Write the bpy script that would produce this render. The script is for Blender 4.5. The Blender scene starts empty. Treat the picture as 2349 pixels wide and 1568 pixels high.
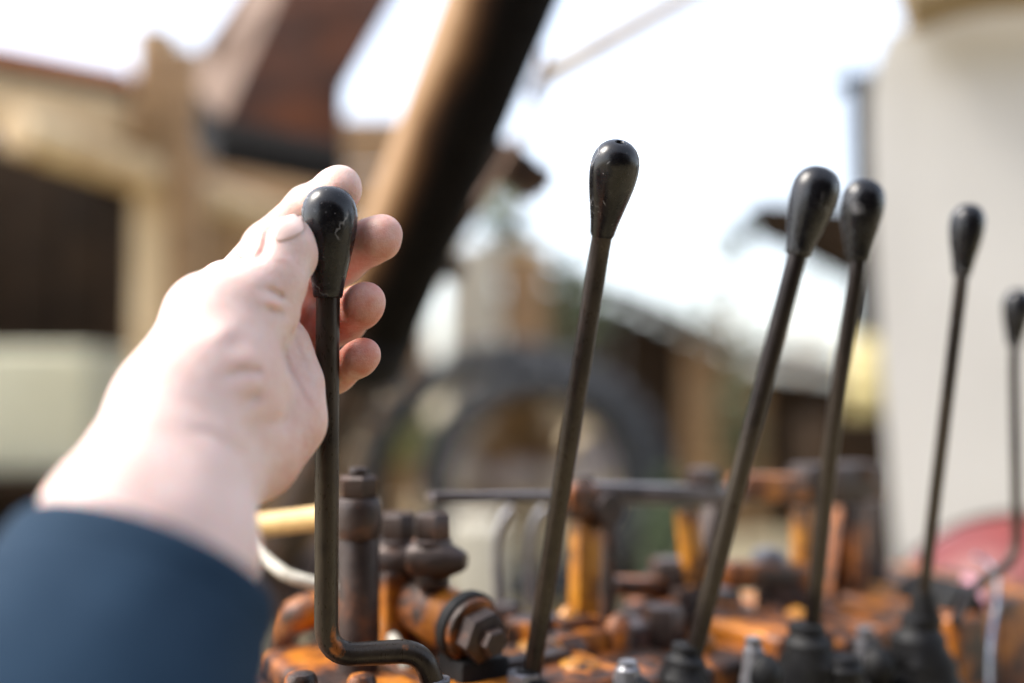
import bpy, bmesh, math, random
import numpy as np
from mathutils import Vector, Matrix, noise as mnoise
random.seed(7); np.random.seed(7)
SC = bpy.context.scene
COL = SC.collection
R = math.radians

# ------------------------------------------------------------------ camera
H, PITCH, F = 1.0, R(2.7), 2284.0           # eye height, tilt, focal length in picture units (picture 2349 x 1568)
FWD = Vector((0, math.cos(PITCH), math.sin(PITCH))); UP = Vector((0, -math.sin(PITCH), math.cos(PITCH)))
CAM = Vector((0, 0, H))
cd = bpy.data.cameras.new('camera'); cam = bpy.data.objects.new('camera', cd); COL.objects.link(cam)
cam.location = CAM; cam.rotation_euler = (R(90) + PITCH, 0, 0)
cd.lens = 35.0; cd.sensor_width = 36.0; cd.clip_start = 0.01; cd.clip_end = 2000
cd.dof.use_dof = True; cd.dof.focus_distance = 0.388; cd.dof.aperture_fstop = 1.95
SC.camera = cam
# ------------------------------------------------------------------ sky, sun, exposure
SUN_EL, SUN_AZ = 50.0, -92.0              # azimuth clockwise from +Y (view direction): square to the left of the view
w = bpy.data.worlds.new('World'); SC.world = w; w.use_nodes = True
nt = w.node_tree; nt.nodes.clear()
sky = nt.nodes.new('ShaderNodeTexSky'); sky.sky_type = 'NISHITA'; sky.sun_disc = False
sky.sun_elevation = R(SUN_EL); sky.sun_rotation = R(SUN_AZ)
sky.air_density = 1.0; sky.dust_density = 2.5; sky.ozone_density = 1.0
bg = nt.nodes.new('ShaderNodeBackground'); bg.inputs['Strength'].default_value = 0.15
wo = nt.nodes.new('ShaderNodeOutputWorld')
hs = nt.nodes.new('ShaderNodeHueSaturation'); hs.inputs['Saturation'].default_value = 0.52   # milky, hazy sky
nt.links.new(sky.outputs[0], hs.inputs['Color']); nt.links.new(hs.outputs[0], bg.inputs[0]); nt.links.new(bg.outputs[0], wo.inputs[0])
sl = bpy.data.lights.new('sun', 'SUN'); sl.energy = 1.5; sl.angle = R(24); sl.color = (1.0, 0.94, 0.85)
so = bpy.data.objects.new('sun', sl); COL.objects.link(so); so.location = (-4, -4, 8)
sd = Vector((math.sin(R(SUN_AZ)) * math.cos(R(SUN_EL)), math.cos(R(SUN_AZ)) * math.cos(R(SUN_EL)), math.sin(R(SUN_EL))))
so.rotation_euler = sd.to_track_quat('Z', 'Y').to_euler()
SC.view_settings.view_transform = 'Standard'; SC.view_settings.look = 'None'
SC.view_settings.exposure = 1.82; SC.view_settings.gamma = 1.0
SC.view_settings.use_curve_mapping = False
SC.render.engine = 'CYCLES'
SC.cycles.use_denoising = True
try: SC.cycles.denoiser = 'OPENIMAGEDENOISE'
except Exception: pass
SC.cycles.max_bounces = 8; SC.cycles.caustics_reflective = False; SC.cycles.caustics_refractive = False

# ------------------------------------------------------------------ helpers
def P(px, py, d):
    """the world point seen at picture position (px, py) at depth d metres"""
    return CAM + Vector((1, 0, 0)) * ((px - 1174.5) / F * d) + UP * ((784 - py) / F * d) + FWD * d
def S(px, d): return px / F * d

def thing(name, loc, label, cat, group=None):
    o = bpy.data.objects.new(name, None); COL.objects.link(o); o.location = loc; o.empty_display_size = .02
    o['label'] = label; o['category'] = cat
    if group: o['group'] = group
    return o
def tag(o, label, cat, group=None):
    o['label'] = label; o['category'] = cat
    if group: o['group'] = group
    return o
WORLDLOC = {}
def base_of(o):
    v = Vector((0, 0, 0))
    while o is not None:
        v += o.location; o = o.parent
    return v
def mk(name, vf, mat, parent=None, smooth=True, loc=None, angle=40):
    """one mesh object from world-space verts and faces; origin at loc (default: centre of its verts, lowest point)"""
    verts, faces = vf
    vs = [Vector(v) for v in verts]
    if loc is None:
        mn = Vector((min(v.x for v in vs), min(v.y for v in vs), min(v.z for v in vs)))
        mx = Vector((max(v.x for v in vs), max(v.y for v in vs), max(v.z for v in vs)))
        loc = Vector(((mn.x + mx.x) / 2, (mn.y + mx.y) / 2, mn.z))
    me = bpy.data.meshes.new(name)
    me.from_pydata([tuple(v - loc) for v in vs], [], faces); me.validate(); me.update()
    bm = bmesh.new(); bm.from_mesh(me); bmesh.ops.recalc_face_normals(bm, faces=bm.faces)
    if smooth:
        for f in bm.faces: f.smooth = True
        for e in bm.edges:
            if len(e.link_faces) == 2 and e.calc_face_angle(0) > R(angle): e.smooth = False
    bm.to_mesh(me); bm.free()
    me.materials.append(mat)
    o = bpy.data.objects.new(name, me); COL.objects.link(o)
    if parent is not None:
        o.parent = parent; o.location = loc - base_of(parent)
    else: o.location = loc
    return o
def join(*vfs):
    V, Fc = [], []
    for v, f in vfs:
        n = len(V); V += [Vector(p) for p in v]; Fc += [[i + n for i in q] for q in f]
    return V, Fc
def frame(ax):
    ax = Vector(ax).normalized()
    t = Vector((0, 0, 1)) if abs(ax.z) < .9 else Vector((1, 0, 0))
    a = ax.cross(t).normalized(); b = ax.cross(a).normalized()
    return a, b, ax
def catmull(pts, n=8):
    pts = [Vector(p) for p in pts]; out = []
    Q = [pts[0] * 2 - pts[1]] + pts + [pts[-1] * 2 - pts[-2]]
    for i in range(1, len(Q) - 2):
        p0, p1, p2, p3 = Q[i - 1], Q[i], Q[i + 1], Q[i + 2]
        for k in range(n):
            t = k / n
            out.append(.5 * ((2 * p1) + (p2 - p0) * t + (2 * p0 - 5 * p1 + 4 * p2 - p3) * t * t + (3 * p1 - p0 - 3 * p2 + p3) * t ** 3))
    out.append(pts[-1]); return out
def rounded(pts, rad, n=8):
    """polyline with corners rounded by arcs of about radius rad"""
    pts = [Vector(p) for p in pts]; out = [pts[0]]
    for i in range(1, len(pts) - 1):
        a, b, c = pts[i - 1], pts[i], pts[i + 1]
        r = min(rad, (a - b).length * .48, (c - b).length * .48)
        s = b + (a - b).normalized() * r; e = b + (c - b).normalized() * r
        for k in range(n + 1):
            t = k / n; out.append(s * (1 - t) ** 2 + b * 2 * t * (1 - t) + e * t * t)
    out.append(pts[-1]); return out
def tube(pts, rad, seg=20, cap=True, wob=0):
    pts = [Vector(p) for p in pts]; n = len(pts)
    if not hasattr(rad, '__len__'): rad = [rad] * n
    if len(rad) != n:
        rad = list(np.interp(np.linspace(0, 1, n), np.linspace(0, 1, len(rad)), rad))
    tan = [(pts[min(i + 1, n - 1)] - pts[max(i - 1, 0)]).normalized() for i in range(n)]
    a, b, _ = frame(tan[0]); V, Fc = [], []
    for i in range(n):
        if i:
            q = tan[i - 1].rotation_difference(tan[i]); a = q @ a
        a = (a - tan[i] * a.dot(tan[i])).normalized(); b = tan[i].cross(a)
        for k in range(seg):
            t = 2 * math.pi * k / seg; r = rad[i]
            if wob: r *= 1 + wob * mnoise.noise(Vector((math.cos(t) * 2, math.sin(t) * 2, i * .35)))
            V.append(pts[i] + a * (r * math.cos(t)) + b * (r * math.sin(t)))
    for i in range(n - 1):
        for k in range(seg):
            k2 = (k + 1) % seg
            Fc.append([i * seg + k, i * seg + k2, (i + 1) * seg + k2, (i + 1) * seg + k])
    if cap:
        Fc.append(list(range(seg))[::-1]); Fc.append([(n - 1) * seg + k for k in range(seg)])
    return V, Fc
def lathe(base, ax, prof, seg=32):
    """prof: list of (distance along ax, radius); radius 0 closes"""
    a, b, ax = frame(ax); base = Vector(base); V, Fc, rings = [], [], []
    for h, r in prof:
        if r <= 1e-7:
            rings.append([len(V)]); V.append(base + ax * h)
        else:
            rings.append(list(range(len(V), len(V) + seg)))
            for k in range(seg):
                t = 2 * math.pi * k / seg
                V.append(base + ax * h + a * (r * math.cos(t)) + b * (r * math.sin(t)))
    for p, q in zip(rings, rings[1:]):
        for k in range(seg):
            k2 = (k + 1) % seg
            if len(p) == 1 and len(q) == 1: continue
            if len(p) == 1: Fc.append([p[0], q[k2], q[k]])
            elif len(q) == 1: Fc.append([p[k], p[k2], q[0]])
            else: Fc.append([p[k], p[k2], q[k2], q[k]])
    return V, Fc
def cyl(base, ax, r, h, bev=.0, seg=28, r2=None):
    r2 = r if r2 is None else r2
    bev = min(bev, h * .45, r * .9, r2 * .9)
    if bev: pr = [(0, 0), (0, r - bev), (bev * .3, r - bev * .3), (bev, r), (h - bev, r2), (h - bev * .3, r2 - bev * .3), (h, r2 - bev), (h, 0)]
    else: pr = [(0, 0), (0, r), (h, r2), (h, 0)]
    return lathe(base, ax, pr, seg)
def hexa(base, ax, r, h, turn=0.0, bev=.12):
    """hex nut / bolt head with chamfered corners"""
    a, b, ax = frame(ax); base = Vector(base); V, Fc = [], []
    for hh, rr in ((0, .9), (h * bev, 1), (h * (1 - bev), 1), (h, .86)):
        for k in range(6):
            t = turn + math.pi / 3 * k
            V.append(base + ax * hh + (a * math.cos(t) + b * math.sin(t)) * (r * rr))
    for i in range(3):
        for k in range(6):
            k2 = (k + 1) % 6; Fc.append([i * 6 + k, i * 6 + k2, i * 6 + 6 + k2, i * 6 + 6 + k])
    Fc.append([5, 4, 3, 2, 1, 0]); Fc.append([18 + k for k in range(6)])
    return V, Fc
def box(c, ux, uy, uz, hx, hy, hz, bev=.0, seg=2):
    """box about c with half sizes along the three unit axes, bevelled"""
    c, ux, uy, uz = Vector(c), Vector(ux).normalized(), Vector(uy).normalized(), Vector(uz).normalized()
    bm = bmesh.new(); bmesh.ops.create_cube(bm, size=2)
    for v in bm.verts: v.co = Vector((v.co.x * hx, v.co.y * hy, v.co.z * hz))
    if bev > 0: bmesh.ops.bevel(bm, geom=bm.edges[:], offset=bev, segments=seg, affect='EDGES', profile=.6)
    bm.verts.ensure_lookup_table()
    V = [c + ux * v.co.x + uy * v.co.y + uz * v.co.z for v in bm.verts]; Fc = [[v.index for v in f.verts] for f in bm.faces]
    bm.free(); return V, Fc
def bar(p, q, wd, th, upv=(0, 0, 1), bev=.0):
    """rectangular bar from p to q: wd across, th along upv"""
    p, q = Vector(p), Vector(q); ax = (q - p).normalized(); upv = Vector(upv)
    s = ax.cross(upv).normalized(); u = s.cross(ax).normalized()
    return box((p + q) / 2, ax, s, u, (q - p).length / 2, wd / 2, th / 2, bev)
def slab(poly, nrm, th):
    """flat polygon (world points) given thickness th along nrm"""
    poly = [Vector(p) for p in poly]; nrm = Vector(nrm).normalized(); n = len(poly)
    V = poly + [p + nrm * th for p in poly]
    Fc = [list(range(n))[::-1], [n + i for i in range(n)]] + [[i, (i + 1) % n, n + (i + 1) % n, n + i] for i in range(n)]
    return V, Fc
def lump(c, rx, ry, rz, amp=.2, freq=1.5, sub=3, seed=0, ux=(1, 0, 0), uy=(0, 1, 0), uz=(0, 0, 1)):
    bm = bmesh.new(); bmesh.ops.create_icosphere(bm, subdivisions=sub, radius=1)
    c, ux, uy, uz = Vector(c), Vector(ux), Vector(uy), Vector(uz); V = []
    for v in bm.verts:
        k = 1 + amp * mnoise.noise(v.co * freq + Vector((seed * 7.3, seed * 3.1, 0)))
        V.append(c + ux * (v.co.x * rx * k) + uy * (v.co.y * ry * k) + uz * (v.co.z * rz * k))
    bm.verts.ensure_lookup_table(); Fc = [[v.index for v in f.verts] for f in bm.faces]; bm.free()
    return V, Fc

# ------------------------------------------------------------------ materials
def node(nt, t, **kw):
    n = nt.nodes.new(t)
    for k, v in kw.items(): setattr(n, k, v)
    return n
def mat(name, cols, rough=.6, metal=0.0, scale=8.0, bump=.2, bscale=None, bdist=.002, spec=.5, detail=6, rough_var=.1, stretch=(1, 1, 1)):
    """cols: list of (position, rgb) along a noise ramp"""
    m = bpy.data.materials.new(name); m.use_nodes = True; nt = m.node_tree
    b = nt.nodes['Principled BSDF']; L = nt.links.new
    tc = node(nt, 'ShaderNodeTexCoord'); mp = node(nt, 'ShaderNodeMapping'); L(tc.outputs['Object'], mp.inputs[0])
    mp.inputs['Scale'].default_value = stretch
    oi = node(nt, 'ShaderNodeObjectInfo'); add = node(nt, 'ShaderNodeVectorMath', operation='ADD')
    sc = node(nt, 'ShaderNodeVectorMath', operation='SCALE'); sc.inputs['Scale'].default_value = 3.7
    cmb = node(nt, 'ShaderNodeCombineXYZ')
    for i in range(3): L(oi.outputs['Random'], cmb.inputs[i])
    L(cmb.outputs[0], sc.inputs[0]); L(mp.outputs[0], add.inputs[0]); L(sc.outputs[0], add.inputs[1])
    nz = node(nt, 'ShaderNodeTexNoise'); nz.inputs['Scale'].default_value = scale; nz.inputs['Detail'].default_value = detail
    nz.inputs['Roughness'].default_value = .62
    L(add.outputs[0], nz.inputs['Vector'])
    rp = node(nt, 'ShaderNodeValToRGB'); cr = rp.color_ramp
    if len(cols) == 1: cols = [(0, cols[0][1]), (1, [c * .85 for c in cols[0][1]])]
    while len(cr.elements) < len(cols): cr.elements.new(.5)
    for e, (p, c) in zip(cr.elements, cols): e.position = p; e.color = (*c, 1)
    L(nz.outputs['Fac'], rp.inputs[0]); L(rp.outputs[0], b.inputs['Base Color'])
    b.inputs['Metallic'].default_value = metal; b.inputs['Specular IOR Level'].default_value = spec
    n2 = node(nt, 'ShaderNodeTexNoise'); n2.inputs['Scale'].default_value = bscale or scale * 4; n2.inputs['Detail'].default_value = 5
    L(add.outputs[0], n2.inputs['Vector'])
    mr = node(nt, 'ShaderNodeMapRange'); mr.inputs['To Min'].default_value = max(.03, rough - rough_var); mr.inputs['To Max'].default_value = min(1, rough + rough_var)
    mr.inputs['From Min'].default_value = .3; mr.inputs['From Max'].default_value = .7
    L(n2.outputs['Fac'], mr.inputs[0]); L(mr.outputs[0], b.inputs['Roughness'])
    if bump:
        bp = node(nt, 'ShaderNodeBump'); bp.inputs['Strength'].default_value = bump; bp.inputs['Distance'].default_value = bdist
        L(n2.outputs['Fac'], bp.inputs['Height']); L(bp.outputs[0], b.inputs['Normal'])
    return m
M = {}
M['rod'] = mat('blackened_steel', [(0.30, (.006, .004, .004)), (.45, (.014, .010, .009)), (.60, (.028, .021, .017)), (.72, (.045, .036, .027)), (.77, (.14, .05, .015))], .34, .4, 60, .25, 900, .0004, stretch=(1, 1, .3), spec=.35)
M['orange'] = mat('orange_paint_rust', [(.34, (.010, .007, .006)), (.45, (.040, .018, .010)), (.53, (.22, .065, .012)), (.61, (.48, .16, .010)), (.76, (.30, .12, .05))], .45, .1, 36, .4, 160, .002)
M['yellow'] = mat('yellow_orange_paint', [(.38, (.02, .011, .008)), (.48, (.36, .13, .008)), (.7, (.50, .22, .010))], .42, .05, 50, .3, 140, .002)
M['iron'] = mat('dark_rusty_iron', [(.3, (.018, .013, .012)), (.55, (.05, .033, .028)), (.70, (.13, .055, .03))], .48, .35, 45, .35, 220, .001)
M['rubber'] = mat('black_rubber', [(.40, (.004, .004, .005)), (.58, (.009, .009, .009)), (.72, (.026, .024, .021))], .6, 0, 60, .3, 200, .001, spec=.25)
M['greysteel'] = mat('grey_steel', [(.3, (.09, .09, .10)), (.7, (.26, .26, .28))], .42, .5, 60, .2, 200, .001)
M['hose'] = mat('dirty_white_hose', [(.3, (.30, .28, .22)), (.6, (.66, .64, .56))], .55, 0, 60, .1, 200, .001)
M['cream'] = mat('cream_pipe_paint', [(.3, (.42, .26, .09)), (.6, (.62, .42, .17))], .5, 0, 40, .1, 200, .001)
M['red'] = mat('red_paint', [(.3, (.15, .020, .017)), (.7, (.20, .032, .028))], .5, 0, 6, .05, 60, .001)
M['white'] = mat('white_panel_paint', [(.3, (.60, .59, .56)), (.7, (.68, .67, .64))], .5, 0, 3, .05, 30, .001)
M['ochre'] = mat('ochre_wood', [(.3, (.26, .15, .04)), (.7, (.42, .27, .08))], .6, 0, 6, .2, 40)
M['wood'] = mat('pale_timber', [(.3, (.32, .20, .10)), (.5, (.54, .40, .23)), (.7, (.66, .52, .33))], .7, 0, 5, .4, 30, .004, stretch=(4, 4, .5))
M['plank'] = mat('brown_plank', [(.3, (.16, .09, .04)), (.7, (.34, .21, .10))], .75, 0, 6, .4, 30, .004, stretch=(.5, 4, 4))
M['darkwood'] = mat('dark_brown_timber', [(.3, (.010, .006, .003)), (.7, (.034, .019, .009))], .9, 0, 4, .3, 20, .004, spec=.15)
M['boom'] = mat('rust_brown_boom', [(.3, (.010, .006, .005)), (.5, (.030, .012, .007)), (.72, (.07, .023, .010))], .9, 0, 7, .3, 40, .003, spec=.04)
M['boomflank'] = mat('lit_flank_and_pipe_brown', [(.3, (.10, .055, .032)), (.7, (.20, .12, .075))], .75, 0, 5, .2, 30, .002)  # paler brown for the boom's lit flank; also colours the feed pipe
M['black'] = mat('black_paint', [(.3, (.006, .006, .007)), (.7, (.012, .012, .014))], .8, 0, 10, .1, 60, spec=.2)
M['tyre'] = mat('grey_weathered_rubber', [(.3, (.012, .013, .015)), (.7, (.040, .042, .047))], .8, 0, 8, .3, 40, .004)
M['rock'] = mat('pale_rubble', [(.3, (.46, .38, .30)), (.6, (.72, .64, .57)), (.75, (.74, .66, .67))], .85, 0, 4, .5, 30, .01)
M['ground'] = mat('yard_dirt', [(.3, (.16, .13, .07)), (.5, (.30, .25, .15)), (.7, (.40, .35, .24))], .9, 0, 1.2, .6, 20, .02)
M['tile'] = mat('orange_roof_tile', [(.3, (.58, .22, .11)), (.7, (.70, .32, .18))], .75, 0, 4, .3, 20, .01)
M['plaster'] = mat('white_plaster', [(.3, (.76, .76, .76)), (.7, (.82, .82, .81))], .85, 0, 2, .3, 20, .004)
M['glass'] = mat('window_glass', [(.3, (.58, .62, .66)), (.7, (.62, .66, .70))], .12, 0, 2, 0)
M['leaf'] = mat('leaf_green', [(.3, (.03, .05, .02)), (.7, (.08, .11, .045))], .6, 0, 8, 0)
M['yellowthing'] = mat('yellow_plastic', [(.3, (.46, .38, .16)), (.7, (.54, .46, .22))], .5, 0, 6, .05)
M['olive'] = mat('pale_olive_canvas', [(.3, (.46, .45, .33)), (.7, (.60, .59, .46))], .85, 0, 3, .3, 30, .01)
M['wire'] = mat('blue_white_wire', [(.4, (.05, .10, .20)), (.6, (.30, .33, .38))], .4, 0, 90, 0)
M['pink'] = mat('pink_hose', [(.3, (.40, .18, .24)), (.7, (.50, .25, .30))], .5, 0, 20, 0)
M['sleeve'] = mat('navy_knit', [(.3, (.005, .019, .040)), (.7, (.009, .027, .052))], .9, 0, 40, .3, 900, .0006, spec=.2)

def knob_mat():
    m = mat('black_plastic_knob', [(.3, (.003, .003, .004)), (.7, (.005, .005, .007))], .26, 0, 60, .10, 300, .0003, rough_var=.09, spec=.36)
    nt = m.node_tree; L = nt.links.new; b = nt.nodes['Principled BSDF']
    tc0 = node(nt, 'ShaderNodeTexCoord'); oi = node(nt, 'ShaderNodeObjectInfo'); tcv = node(nt, 'ShaderNodeVectorMath', operation='ADD')
    L(tc0.outputs['Object'], tcv.inputs[0]); L(oi.outputs['Random'], tcv.inputs[1])
    class tc: outputs = {'Object': tcv.outputs[0]}
    # thin wandering scratches: narrow band of a distorted noise, masked by another noise
    n1 = node(nt, 'ShaderNodeTexNoise'); n1.inputs['Scale'].default_value = 55; n1.inputs['Detail'].default_value = 3; n1.inputs['Distortion'].default_value = .6
    L(tc.outputs['Object'], n1.inputs['Vector'])
    s1 = node(nt, 'ShaderNodeMath', operation='SUBTRACT'); s1.inputs[1].default_value = .5; L(n1.outputs['Fac'], s1.inputs[0])
    ab = node(nt, 'ShaderNodeMath', operation='ABSOLUTE'); L(s1.outputs[0], ab.inputs[0])
    r1 = node(nt, 'ShaderNodeMapRange'); r1.inputs['From Min'].default_value = .0; r1.inputs['From Max'].default_value = .014
    r1.inputs['To Min'].default_value = 1; r1.inputs['To Max'].default_value = 0; L(ab.outputs[0], r1.inputs[0])
    n2 = node(nt, 'ShaderNodeTexNoise'); n2.inputs['Scale'].default_value = 75; L(tc.outputs['Object'], n2.inputs['Vector'])
    r2 = node(nt, 'ShaderNodeMapRange'); r2.inputs['From Min'].default_value = .50; r2.inputs['From Max'].default_value = .62; L(n2.outputs['Fac'], r2.inputs[0])
    mu = node(nt, 'ShaderNodeMath', operation='MULTIPLY'); L(r1.outputs[0], mu.inputs[0]); L(r2.outputs[0], mu.inputs[1])
    # dust specks
    vo = node(nt, 'ShaderNodeTexVoronoi'); vo.inputs['Scale'].default_value = 520; L(tc.outputs['Object'], vo.inputs['Vector'])
    r3 = node(nt, 'ShaderNodeMapRange'); r3.inputs['From Min'].default_value = .10; r3.inputs['From Max'].default_value = .16
    r3.inputs['To Min'].default_value = 1; r3.inputs['To Max'].default_value = 0; L(vo.outputs['Distance'], r3.inputs[0])
    n3 = node(nt, 'ShaderNodeTexNoise'); n3.inputs['Scale'].default_value = 160; L(tc.outputs['Object'], n3.inputs['Vector'])
    r4 = node(nt, 'ShaderNodeMapRange'); r4.inputs['From Min'].default_value = .55; r4.inputs['From Max'].default_value = .7; L(n3.outputs['Fac'], r4.inputs[0])
    m3 = node(nt, 'ShaderNodeMath', operation='MULTIPLY'); L(r3.outputs[0], m3.inputs[0]); L(r4.outputs[0], m3.inputs[1])
    mx = node(nt, 'ShaderNodeMath', operation='MAXIMUM'); L(mu.outputs[0], mx.inputs[0]); L(m3.outputs[0], mx.inputs[1])
    # soft dusty bloom
    n5 = node(nt, 'ShaderNodeTexNoise'); n5.inputs['Scale'].default_value = 130; n5.inputs['Detail'].default_value = 8; n5.inputs['Roughness'].default_value = .7; L(tc.outputs['Object'], n5.inputs['Vector'])
    r5 = node(nt, 'ShaderNodeMapRange'); r5.inputs['From Min'].default_value = .5; r5.inputs['From Max'].default_value = .8; r5.inputs['To Max'].default_value = .09; L(n5.outputs['Fac'], r5.inputs[0])
    m5 = node(nt, 'ShaderNodeMath', operation='MAXIMUM'); L(mx.outputs[0], m5.inputs[0]); L(r5.outputs[0], m5.inputs[1])
    old = b.inputs['Base Color'].links[0].from_socket
    mix = node(nt, 'ShaderNodeMix', data_type='RGBA'); L(m5.outputs[0], mix.inputs['Factor'])
    L(old, mix.inputs['A']); mix.inputs['B'].default_value = (.19, .19, .20, 1); L(mix.outputs['Result'], b.inputs['Base Color'])
    return m
M['knob'] = knob_mat()

def skin_mat():
    m = bpy.data.materials.new('skin'); m.use_nodes = True; nt = m.node_tree; L = nt.links.new
    b = nt.nodes['Principled BSDF']
    tc = node(nt, 'ShaderNodeTexCoord')
    at = node(nt, 'ShaderNodeAttribute'); at.attribute_name = 'flush_and_shade'
    nz = node(nt, 'ShaderNodeTexNoise'); nz.inputs['Scale'].default_value = 130; nz.inputs['Detail'].default_value = 8; nz.inputs['Roughness'].default_value = .7; L(tc.outputs['Object'], nz.inputs['Vector'])
    a1 = node(nt, 'ShaderNodeMath', operation='MULTIPLY_ADD'); a1.inputs[1].default_value = .8; L(nz.outputs['Fac'], a1.inputs[0]); L(at.outputs['Fac'], a1.inputs[2])
    rp = node(nt, 'ShaderNodeValToRGB'); cr = rp.color_ramp
    cr.elements[0].position = .22; cr.elements[0].color = (.70, .55, .505, 1)
    cr.elements[1].position = 1.1; cr.elements[1].color = (.50, .19, .14, 1)
    cr.elements.new(.52).color = (.64, .445, .39, 1)
    L(a1.outputs[0], rp.inputs[0]); L(rp.outputs[0], b.inputs['Base Color'])
    b.inputs['Roughness'].default_value = .5; b.inputs['Specular IOR Level'].default_value = .4
    b.inputs['Subsurface Weight'].default_value = .8; b.inputs['Subsurface Radius'].default_value = (1, .32, .2); b.inputs['Subsurface Scale'].default_value = .005
    v = node(nt, 'ShaderNodeTexVoronoi'); v.inputs['Scale'].default_value = 1400; L(tc.outputs['Object'], v.inputs['Vector'])
    n2 = node(nt, 'ShaderNodeTexNoise'); n2.inputs['Scale'].default_value = 420; n2.inputs['Detail'].default_value = 4; L(tc.outputs['Object'], n2.inputs['Vector'])
    ad = node(nt, 'ShaderNodeMath', operation='MULTIPLY_ADD'); ad.inputs[1].default_value = .35; L(v.outputs['Distance'], ad.inputs[0]); L(n2.outputs['Fac'], ad.inputs[2])
    # fine ridges of the finger pads, only where the pad attribute is set
    pa = node(nt, 'ShaderNodeAttribute'); pa.attribute_name = 'pad'
    wv = node(nt, 'ShaderNodeTexWave'); wv.inputs['Scale'].default_value = 620; wv.inputs['Distortion'].default_value = 5.0; wv.inputs['Detail'].default_value = 1; wv.inputs['Detail Scale'].default_value = .25
    wv.bands_direction = 'Z'; L(tc.outputs['Object'], wv.inputs['Vector'])
    pm = node(nt, 'ShaderNodeMath', operation='MULTIPLY'); L(pa.outputs['Fac'], pm.inputs[0]); L(wv.outputs['Fac'], pm.inputs[1])
    ad2 = node(nt, 'ShaderNodeMath', operation='MULTIPLY_ADD'); ad2.inputs[1].default_value = .16; L(pm.outputs[0], ad2.inputs[0]); L(ad.outputs[0], ad2.inputs[2])
    bp = node(nt, 'ShaderNodeBump'); bp.inputs['Strength'].default_value = .8; bp.inputs['Distance'].default_value = .0004
    L(ad2.outputs[0], bp.inputs['Height']); L(bp.outputs[0], b.inputs['Normal'])
    return m
M['skin'] = skin_mat()
M['nail'] = mat('thumb_nail', [(.3, (.62, .44, .39)), (.7, (.66, .49, .44))], .35, 0, 60, .05, 300, .0002)


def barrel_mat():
    """cylinder barrel: side light painted in, tan on the lit flank grading to shaded black"""
    m = mat('lit_tan_shaded_black_barrel', [(.3, (.010, .009, .009)), (.7, (.022, .020, .020))], .8, 0, 12, .2, 60, .002, spec=.1)
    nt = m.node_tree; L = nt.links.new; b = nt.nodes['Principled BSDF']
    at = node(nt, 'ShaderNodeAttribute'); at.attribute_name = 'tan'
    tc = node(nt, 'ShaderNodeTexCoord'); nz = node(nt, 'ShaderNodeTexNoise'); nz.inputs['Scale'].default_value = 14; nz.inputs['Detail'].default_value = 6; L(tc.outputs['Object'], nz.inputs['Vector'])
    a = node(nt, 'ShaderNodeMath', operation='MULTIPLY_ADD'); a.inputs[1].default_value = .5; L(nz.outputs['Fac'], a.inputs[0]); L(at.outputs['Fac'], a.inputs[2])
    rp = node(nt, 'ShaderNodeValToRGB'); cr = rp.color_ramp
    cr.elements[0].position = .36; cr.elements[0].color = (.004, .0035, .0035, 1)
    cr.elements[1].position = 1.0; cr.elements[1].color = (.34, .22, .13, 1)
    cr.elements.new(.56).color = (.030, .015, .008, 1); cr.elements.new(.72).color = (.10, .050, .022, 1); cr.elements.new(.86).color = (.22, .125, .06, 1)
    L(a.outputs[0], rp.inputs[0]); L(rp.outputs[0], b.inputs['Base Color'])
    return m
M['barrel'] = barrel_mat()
M['straw'] = mat('straw', [(.3, (.46, .35, .20)), (.6, (.68, .56, .37))], .9, 0, 12, .6, 60, .01, stretch=(1, 1, 4))
M['sack'] = mat('pale_sack', [(.3, (.44, .39, .40)), (.7, (.58, .52, .54))], .85, 0, 6, .4, 40, .008)

M['railgrey'] = mat('greyed_rust_iron', [(.3, (.045, .036, .036)), (.6, (.11, .09, .09)), (.72, (.18, .08, .04))], .4, .3, 50, .3, 200, .001)
M['concrete'] = mat('pale_concrete', [(.3, (.36, .33, .26)), (.7, (.46, .43, .36))], .9, 0, 6, .4, 40, .005)
M['moss'] = mat('mossy_stone', [(.3, (.26, .26, .10)), (.7, (.42, .42, .20))], .9, 0, 6, .4, 40, .005)

def rod_extra():
    """older khaki wear on the lower rod and rust at the bends, both from attributes laid along the rod"""
    nt = M['rod'].node_tree; L = nt.links.new; b = nt.nodes['Principled BSDF']
    old = b.inputs['Base Color'].links[0].from_socket
    tc = node(nt, 'ShaderNodeTexCoord')
    nz = node(nt, 'ShaderNodeTexNoise'); nz.inputs['Scale'].default_value = 120; nz.inputs['Detail'].default_value = 8; nz.inputs['Roughness'].default_value = .65; L(tc.outputs['Object'], nz.inputs['Vector'])
    def mask(attr, lo, hi, top):
        at = node(nt, 'ShaderNodeAttribute'); at.attribute_name = attr
        ad = node(nt, 'ShaderNodeMath', operation='ADD'); L(at.outputs['Fac'], ad.inputs[0]); L(nz.outputs['Fac'], ad.inputs[1])
        mr = node(nt, 'ShaderNodeMapRange'); mr.inputs['From Min'].default_value = lo; mr.inputs['From Max'].default_value = hi; mr.inputs['To Max'].default_value = top
        L(ad.outputs[0], mr.inputs[0]); return mr.outputs[0]
    m1 = node(nt, 'ShaderNodeMix', data_type='RGBA'); L(mask('wear', .80, 1.35, .8), m1.inputs['Factor']); L(old, m1.inputs['A']); m1.inputs['B'].default_value = (.050, .040, .029, 1)
    m2 = node(nt, 'ShaderNodeMix', data_type='RGBA'); L(mask('rust', .88, 1.0, .95), m2.inputs['Factor']); L(m1.outputs['Result'], m2.inputs['A']); m2.inputs['B'].default_value = (.26, .085, .02, 1)
    L(m2.outputs['Result'], b.inputs['Base Color'])
rod_extra()
M['tanrim'] = mat('muted_tan_paint', [(.3, (.24, .18, .10)), (.7, (.34, .26, .15))], .8, 0, 6, .2, 40)
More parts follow.
